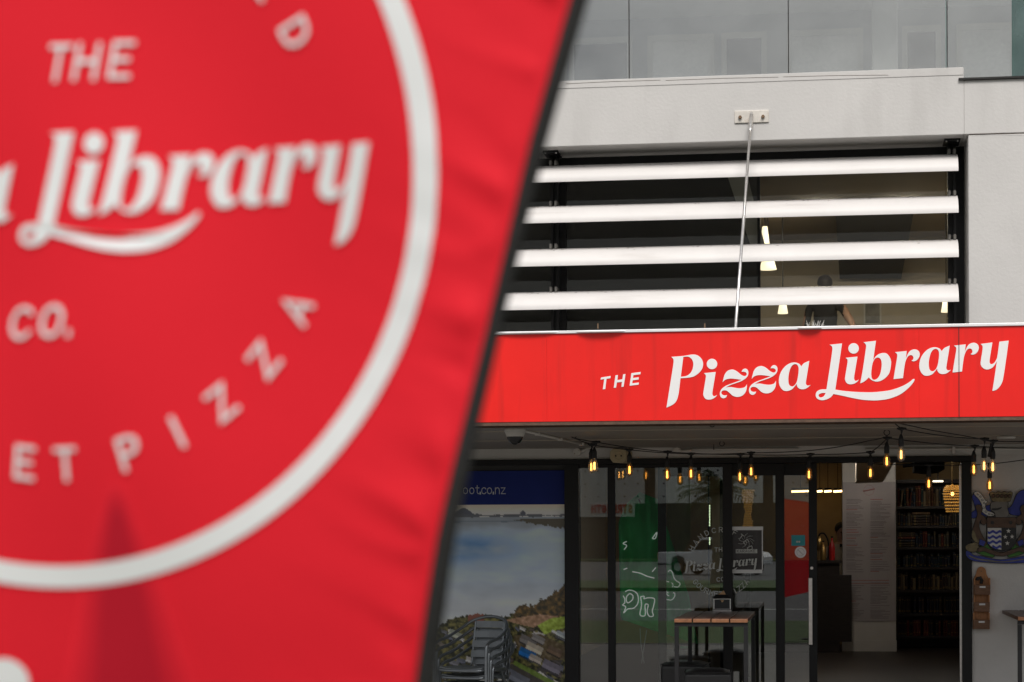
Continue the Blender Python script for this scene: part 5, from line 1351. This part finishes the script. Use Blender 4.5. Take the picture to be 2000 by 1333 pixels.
# pickup truck
DT = 84
def pickup(xc, Y, rz):
    t = thing('pickup_truck', 'white pickup truck across the road reflected in the glass doors', 'truck', (xc, Y, -.1), rz=rz)
    side = [(-2.6, .55), (-2.6, 1.08), (-.75, 1.1), (-.7, 1.15), (-.2, 1.75), (1.0, 1.78), (1.55, 1.2), (2.45, 1.05), (2.65, .85), (2.65, .5), (2.2, .48), (2.1, .8), (1.8, .92), (1.5, .8), (1.38, .46), (-1.05, .46), (-1.15, .8), (-1.45, .92), (-1.78, .8), (-1.88, .5)]
    MB().prism([side], lambda x, y, q: Vector((x, q, y)), -.92, .92).build('body', 'car_white', t, bevel=.05, local=True)
    for s_ in (-1, 1):
        MB().prism([[(-.55, 1.18), (-.18, 1.66), (.95, 1.68), (1.35, 1.22)]], lambda x, y, q: Vector((x, q * s_, y)), .925, .915).build('window', 'car_glass', t, local=True)
        for wx_ in (-1.46, 1.8):
            wh = MB().lathe([(.2, -.1), (.36, -.1), (.38, -.06), (.38, .06), (.36, .1), (.2, .1)], (wx_, s_ * .86, .38), 20, axis='y').build('wheel', 'tyre', t, True, local=True)
            MB().lathe([(0, -.09), (.2, -.1), (.2, .1), (0, .09)], (wx_, s_ * .86, .38), 14, axis='y').build('rim', 'rim', wh, local=True)
        MB().box(-2.63, -2.58, s_ * .9, s_ * .74, .72, 1.05).build('tail_light', 'tail_red', t, local=True)
    MB().box(-2.72, -2.6, -.9, .9, .45, .6).build('bumper', 'rim', t, bevel=.02, local=True)
    MB().box(-2.615, -2.6, -.7, .7, .66, 1.02).build('tailgate', 'car_white', t, local=True)
    MB().box(-2.62, -2.605, -.72, .72, 1.03, 1.07).build('tailgate_trim', 'tail_red', t, local=True)
pickup(mir(1395, 1090, DT).x, -DT, math.radians(28))
# palm on the median
pb_ = mir(1402, 1100, 60); pt = thing('palm_tree', 'short palm tree on the grass median reflected in the doors', 'palm', (pb_.x, -60, .02))
rp2 = random.Random(2)
prof = []
for i in range(24): prof += [(.2 + .03 * (i % 2) + .08 * max(0, 1 - i / 5), i * .14)]
MB().lathe(prof, (0, 0, 0), 12).build('trunk', 'palm_bark', pt, True, local=True)
mb = MB()
for i in range(34):
    az = rp2.uniform(0, 2 * PI); el = rp2.uniform(-.2, 1.3); L = rp2.uniform(1.3, 1.9); pts = []
    for q in range(8):
        f = q / 7; r = L * f * math.cos(el); z = 3.25 + L * f * math.sin(el) - .9 * f * f; pts.append(Vector((r * math.cos(az), r * math.sin(az), z)))
    sd = Vector((-math.sin(az), math.cos(az), 0))
    for q in range(1, 8):
        for s_ in (-1, 1):
            for h in (0, .5):
                a = pts[q - 1].lerp(pts[q], h); l = .42 * (1 - abs(q / 7 - .45)); tip = a + sd * s_ * l + (pts[q] - pts[q - 1]).normalized() * .2 - Vector((0, 0, .14)); w2 = (pts[q] - pts[q - 1]).normalized() * .035
                mb.add([a - w2, a + w2, tip], [(0, 1, 2)])
mb.build('crown', 'palm_leaf', pt, local=True)

# ================================================================== FOREGROUND FEATHER BANNER
R3 = CAM3 @ Vector((1, 0, 0)); R3 = Vector((R3.x, R3.y, 0)).normalized(); F3 = Vector((-R3.y, R3.x, 0))
PHI = math.radians(18)
BH = R3 * math.cos(PHI) - F3 * math.sin(PHI)
BN = -(F3 * math.cos(PHI) + R3 * math.sin(PHI))            # towards the viewer
_d = ray(110, 330); B0 = EYE + _d * (1.26 / _d.dot(F3))
OUT = [(-1400, 1766), (-900, 1476), (-300, 1232), (0, 1146), (280, 1068), (620, 985), (810, 944), (1050, 893), (1333, 842), (1600, 802), (1900, 770), (2600, 744), (4200, 730), (9000, 726)]
INN = [(-900, 1440), (-300, 1195), (0, 1109), (280, 1033), (620, 956), (810, 912), (1050, 855), (1333, 801), (1600, 760), (1900, 728), (2600, 701), (4200, 690), (9000, 686)]
def edge(tab, v):
    return float(np.interp(v, [a for a, b in tab], [b for a, b in tab]))
def hfold(u, v):
    e = edge(INN, v) - u                                    # pixels in from the sleeve
    h = .007 * noise.noise(Vector((u * .0022, v * .0016, 4.))) + .0016 * math.sin(u * .0095 + .6 * math.sin(v * .004))
    if e > -40:
        k = math.exp(-max(e, 0) / 90.)
        s_ = v + e * .45 + 40 * noise.noise(Vector((v * .003, 3, 0)))
        h += k * (.0048 * noise.noise(Vector((s_ * .0085, e * .004, 1.))) + .0042 * (1 - abs(noise.noise(Vector((s_ * .0065 + 5, e * .0025, 11.))))) ** 5 + .0070 * noise.noise(Vector((s_ * .021, e * .006, 7.))) * max(0, .4 + noise.noise(Vector((v * .004, 9, 2))))) * min(1, max(0, (e - 6) / 34.))
    t = max(0., min(3, (v - 830) / 500.)); h -= .012 * t * t * (1 + .2 * math.sin(u * .006))      # the lower part hangs away from the viewer
    return h
def ban(u, v, t=0.):
    d = ray(u, v); s_ = (B0 - EYE).dot(BN) / d.dot(BN)
    return EYE + d * s_ + BN * (hfold(u, v) + t)
base = ban(728, 6900); base.z = 0.0
fb = thing('feather_banner', 'blurred red feather banner with white round logo and black sleeve close in front', 'banner', base)
rows, cols = 320, 150; VT, VB = -900, 4200; vs_ = []
for j in range(rows + 1):
    v = VT + (VB - VT) * j / rows; r = edge(INN, v) + 6
    for i in range(cols + 1):
        f = i / cols; f = 1 - (1 - f) ** 1.35; u = -950 + (r + 950) * f; vs_.append(ban(u, v))
fs = [(j * (cols + 1) + i, j * (cols + 1) + i + 1, (j + 1) * (cols + 1) + i + 1, (j + 1) * (cols + 1) + i) for j in range(rows) for i in range(cols)]
fo = MB().add(vs_, fs).build('fabric', 'fabric_red', fb, True)
# black sleeve with the pole inside it
vs_ = []; n = 10; rows2 = 190
for j in range(rows2 + 1):
    v = VT + (VB - VT) * j / rows2; a, b = ban(edge(INN, v), v), ban(edge(OUT, v), v); c_ = (a + b) / 2; hv = (b - a) / 2
    for k in range(n):
        an = 2 * PI * k / n; vs_.append(c_ + hv * math.cos(an) + BN * (.005 * math.sin(an) + .0005))
fs = [(j * n + k, j * n + (k + 1) % n, (j + 1) * n + (k + 1) % n, (j + 1) * n + k) for j in range(rows2) for k in range(n)]
MB().add(vs_, fs).build('sleeve', 'fabric_black', fb, True)
pp = [ban((edge(INN, v) + edge(OUT, v)) / 2, v) for v in range(-880, 9000, 120)]; pp = [p for p in pp if p.z > .03]
MB().tube(pp + [Vector((pp[-1].x, pp[-1].y, .0))], .0035, 8).build('pole', 'black_frame', fb, True)
g = Vector((pp[-1].x, pp[-1].y, 0))
MB().lathe([(0, .004), (.2, .004), (.2, .02), (.03, .03), (.02, .12), (0, .12)], g, 24).build('base_plate', 'black_frame', fb, True)
# printing: ring, disc, letters
vs_ = []; fs = []; N = 200
for i in range(N):
    a = 2 * PI * i / N
    for q in range(4):
        f = q / 3; vs_.append(ban(110 + (702 + 47 * f) * math.cos(a), 330 + (776 + 43 * f) * math.sin(a), .0012))
for i in range(N):
    for q in range(3): fs.append((i * 4 + q, ((i + 1) % N) * 4 + q, ((i + 1) % N) * 4 + q + 1, i * 4 + q + 1))
MB().add(vs_, fs).build('logo_ring', 'fabric_white', fb, True)
vs_ = [ban(-8, 1335, .0012)] + [ban(-10 + 47 * math.cos(2 * PI * i / 32), 1335 + 47 * math.sin(2 * PI * i / 32), .0012) for i in range(32)]
MB().add(vs_, [(0, i + 1, (i + 1) % 32 + 1) for i in range(32)]).build('logo_disc', 'fabric_white', fb)
def to_ban(u, v):
    ub = 45 + (u - 1593) * 1.77; vb = 258 + (v - 671) * 2.04 + .055 * (ub - 100)
    return ub - .08 * (vb - 460), vb
for ch, loops in GLY:
    MB().prism(loops, lambda x, y, t: ban(*to_ban(x, y), t), .0014, .0006).build('letter', 'fabric_white', fb)
for ch, u0, w_, vb, h_ in (('T', 97, 35, 165, 52), ('H', 150, 37, 162, 52), ('E', 217, 38, 157, 52), ('C', 24, 37, 668, 46), ('O', 86, 40, 665, 46), ('.', 132, 40, 664, 44)):
    strokes(ch, lambda x, y, t: ban(u0 + x * w_ + y * 7, vb - y * h_ * .9 - x * w_ * .03 - 6, t), .19, MB(), .0014, .0006).build('letter', 'fabric_white', fb)
for txt, angs, inward in (('GOURMETPIZZA', (150, 139.5, 129, 118, 107, 96.4, 87.6, 73.5, 62.9, 52.3, 40.2, 28.1), True), ('HANDCRAFTED', [-27 - 11.6 * k for k in range(10, -1, -1)], False)):
    for ch, an in zip(txt, angs):
        a = math.radians(an); rad = 578
        cu_, cv_ = 110 + rad * .915 * math.cos(a), 330 + rad * math.sin(a)
        sg_ = -1 if inward else 1; upx, upy = sg_ * math.cos(a), sg_ * math.sin(a); rx_, ry_ = -upy, upx
        strokes(ch, lambda x, y, t: ban(cu_ + ((x - .5) * rx_ + (y - .7) * upx) * 41 * .88, cv_ + ((x - .5) * ry_ + (y - .7) * upy) * 41, t), .215, MB(), .0014, .0006).build('letter', 'fabric_white', fb)

# soft wedge of shade below the logo, painted as nested sheets of deeper red
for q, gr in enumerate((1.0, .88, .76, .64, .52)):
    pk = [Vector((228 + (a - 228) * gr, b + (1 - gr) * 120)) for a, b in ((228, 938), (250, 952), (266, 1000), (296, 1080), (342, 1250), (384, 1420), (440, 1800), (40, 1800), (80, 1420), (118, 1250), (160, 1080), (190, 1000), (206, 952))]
    mat('shade_red_%d' % q, (.90 - .078 * (q + 1), .018 - .002 * (q + 1), .034 - .002 * (q + 1)), .72, var=.05, vs_=2.5, spec=.2)
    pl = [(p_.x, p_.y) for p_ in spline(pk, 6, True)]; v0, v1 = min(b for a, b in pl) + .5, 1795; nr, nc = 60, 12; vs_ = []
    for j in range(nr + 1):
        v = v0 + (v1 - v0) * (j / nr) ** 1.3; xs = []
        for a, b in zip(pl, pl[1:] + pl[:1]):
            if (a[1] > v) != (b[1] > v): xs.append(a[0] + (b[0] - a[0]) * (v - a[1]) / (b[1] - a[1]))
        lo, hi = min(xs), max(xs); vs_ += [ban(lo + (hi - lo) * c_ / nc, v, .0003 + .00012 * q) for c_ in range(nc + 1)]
    MB().add(vs_, [(j * (nc + 1) + c_, j * (nc + 1) + c_ + 1, (j + 1) * (nc + 1) + c_ + 1, (j + 1) * (nc + 1) + c_) for j in range(nr) for c_ in range(nc)]).build('shade_wedge', 'shade_red_%d' % q, fb, True)
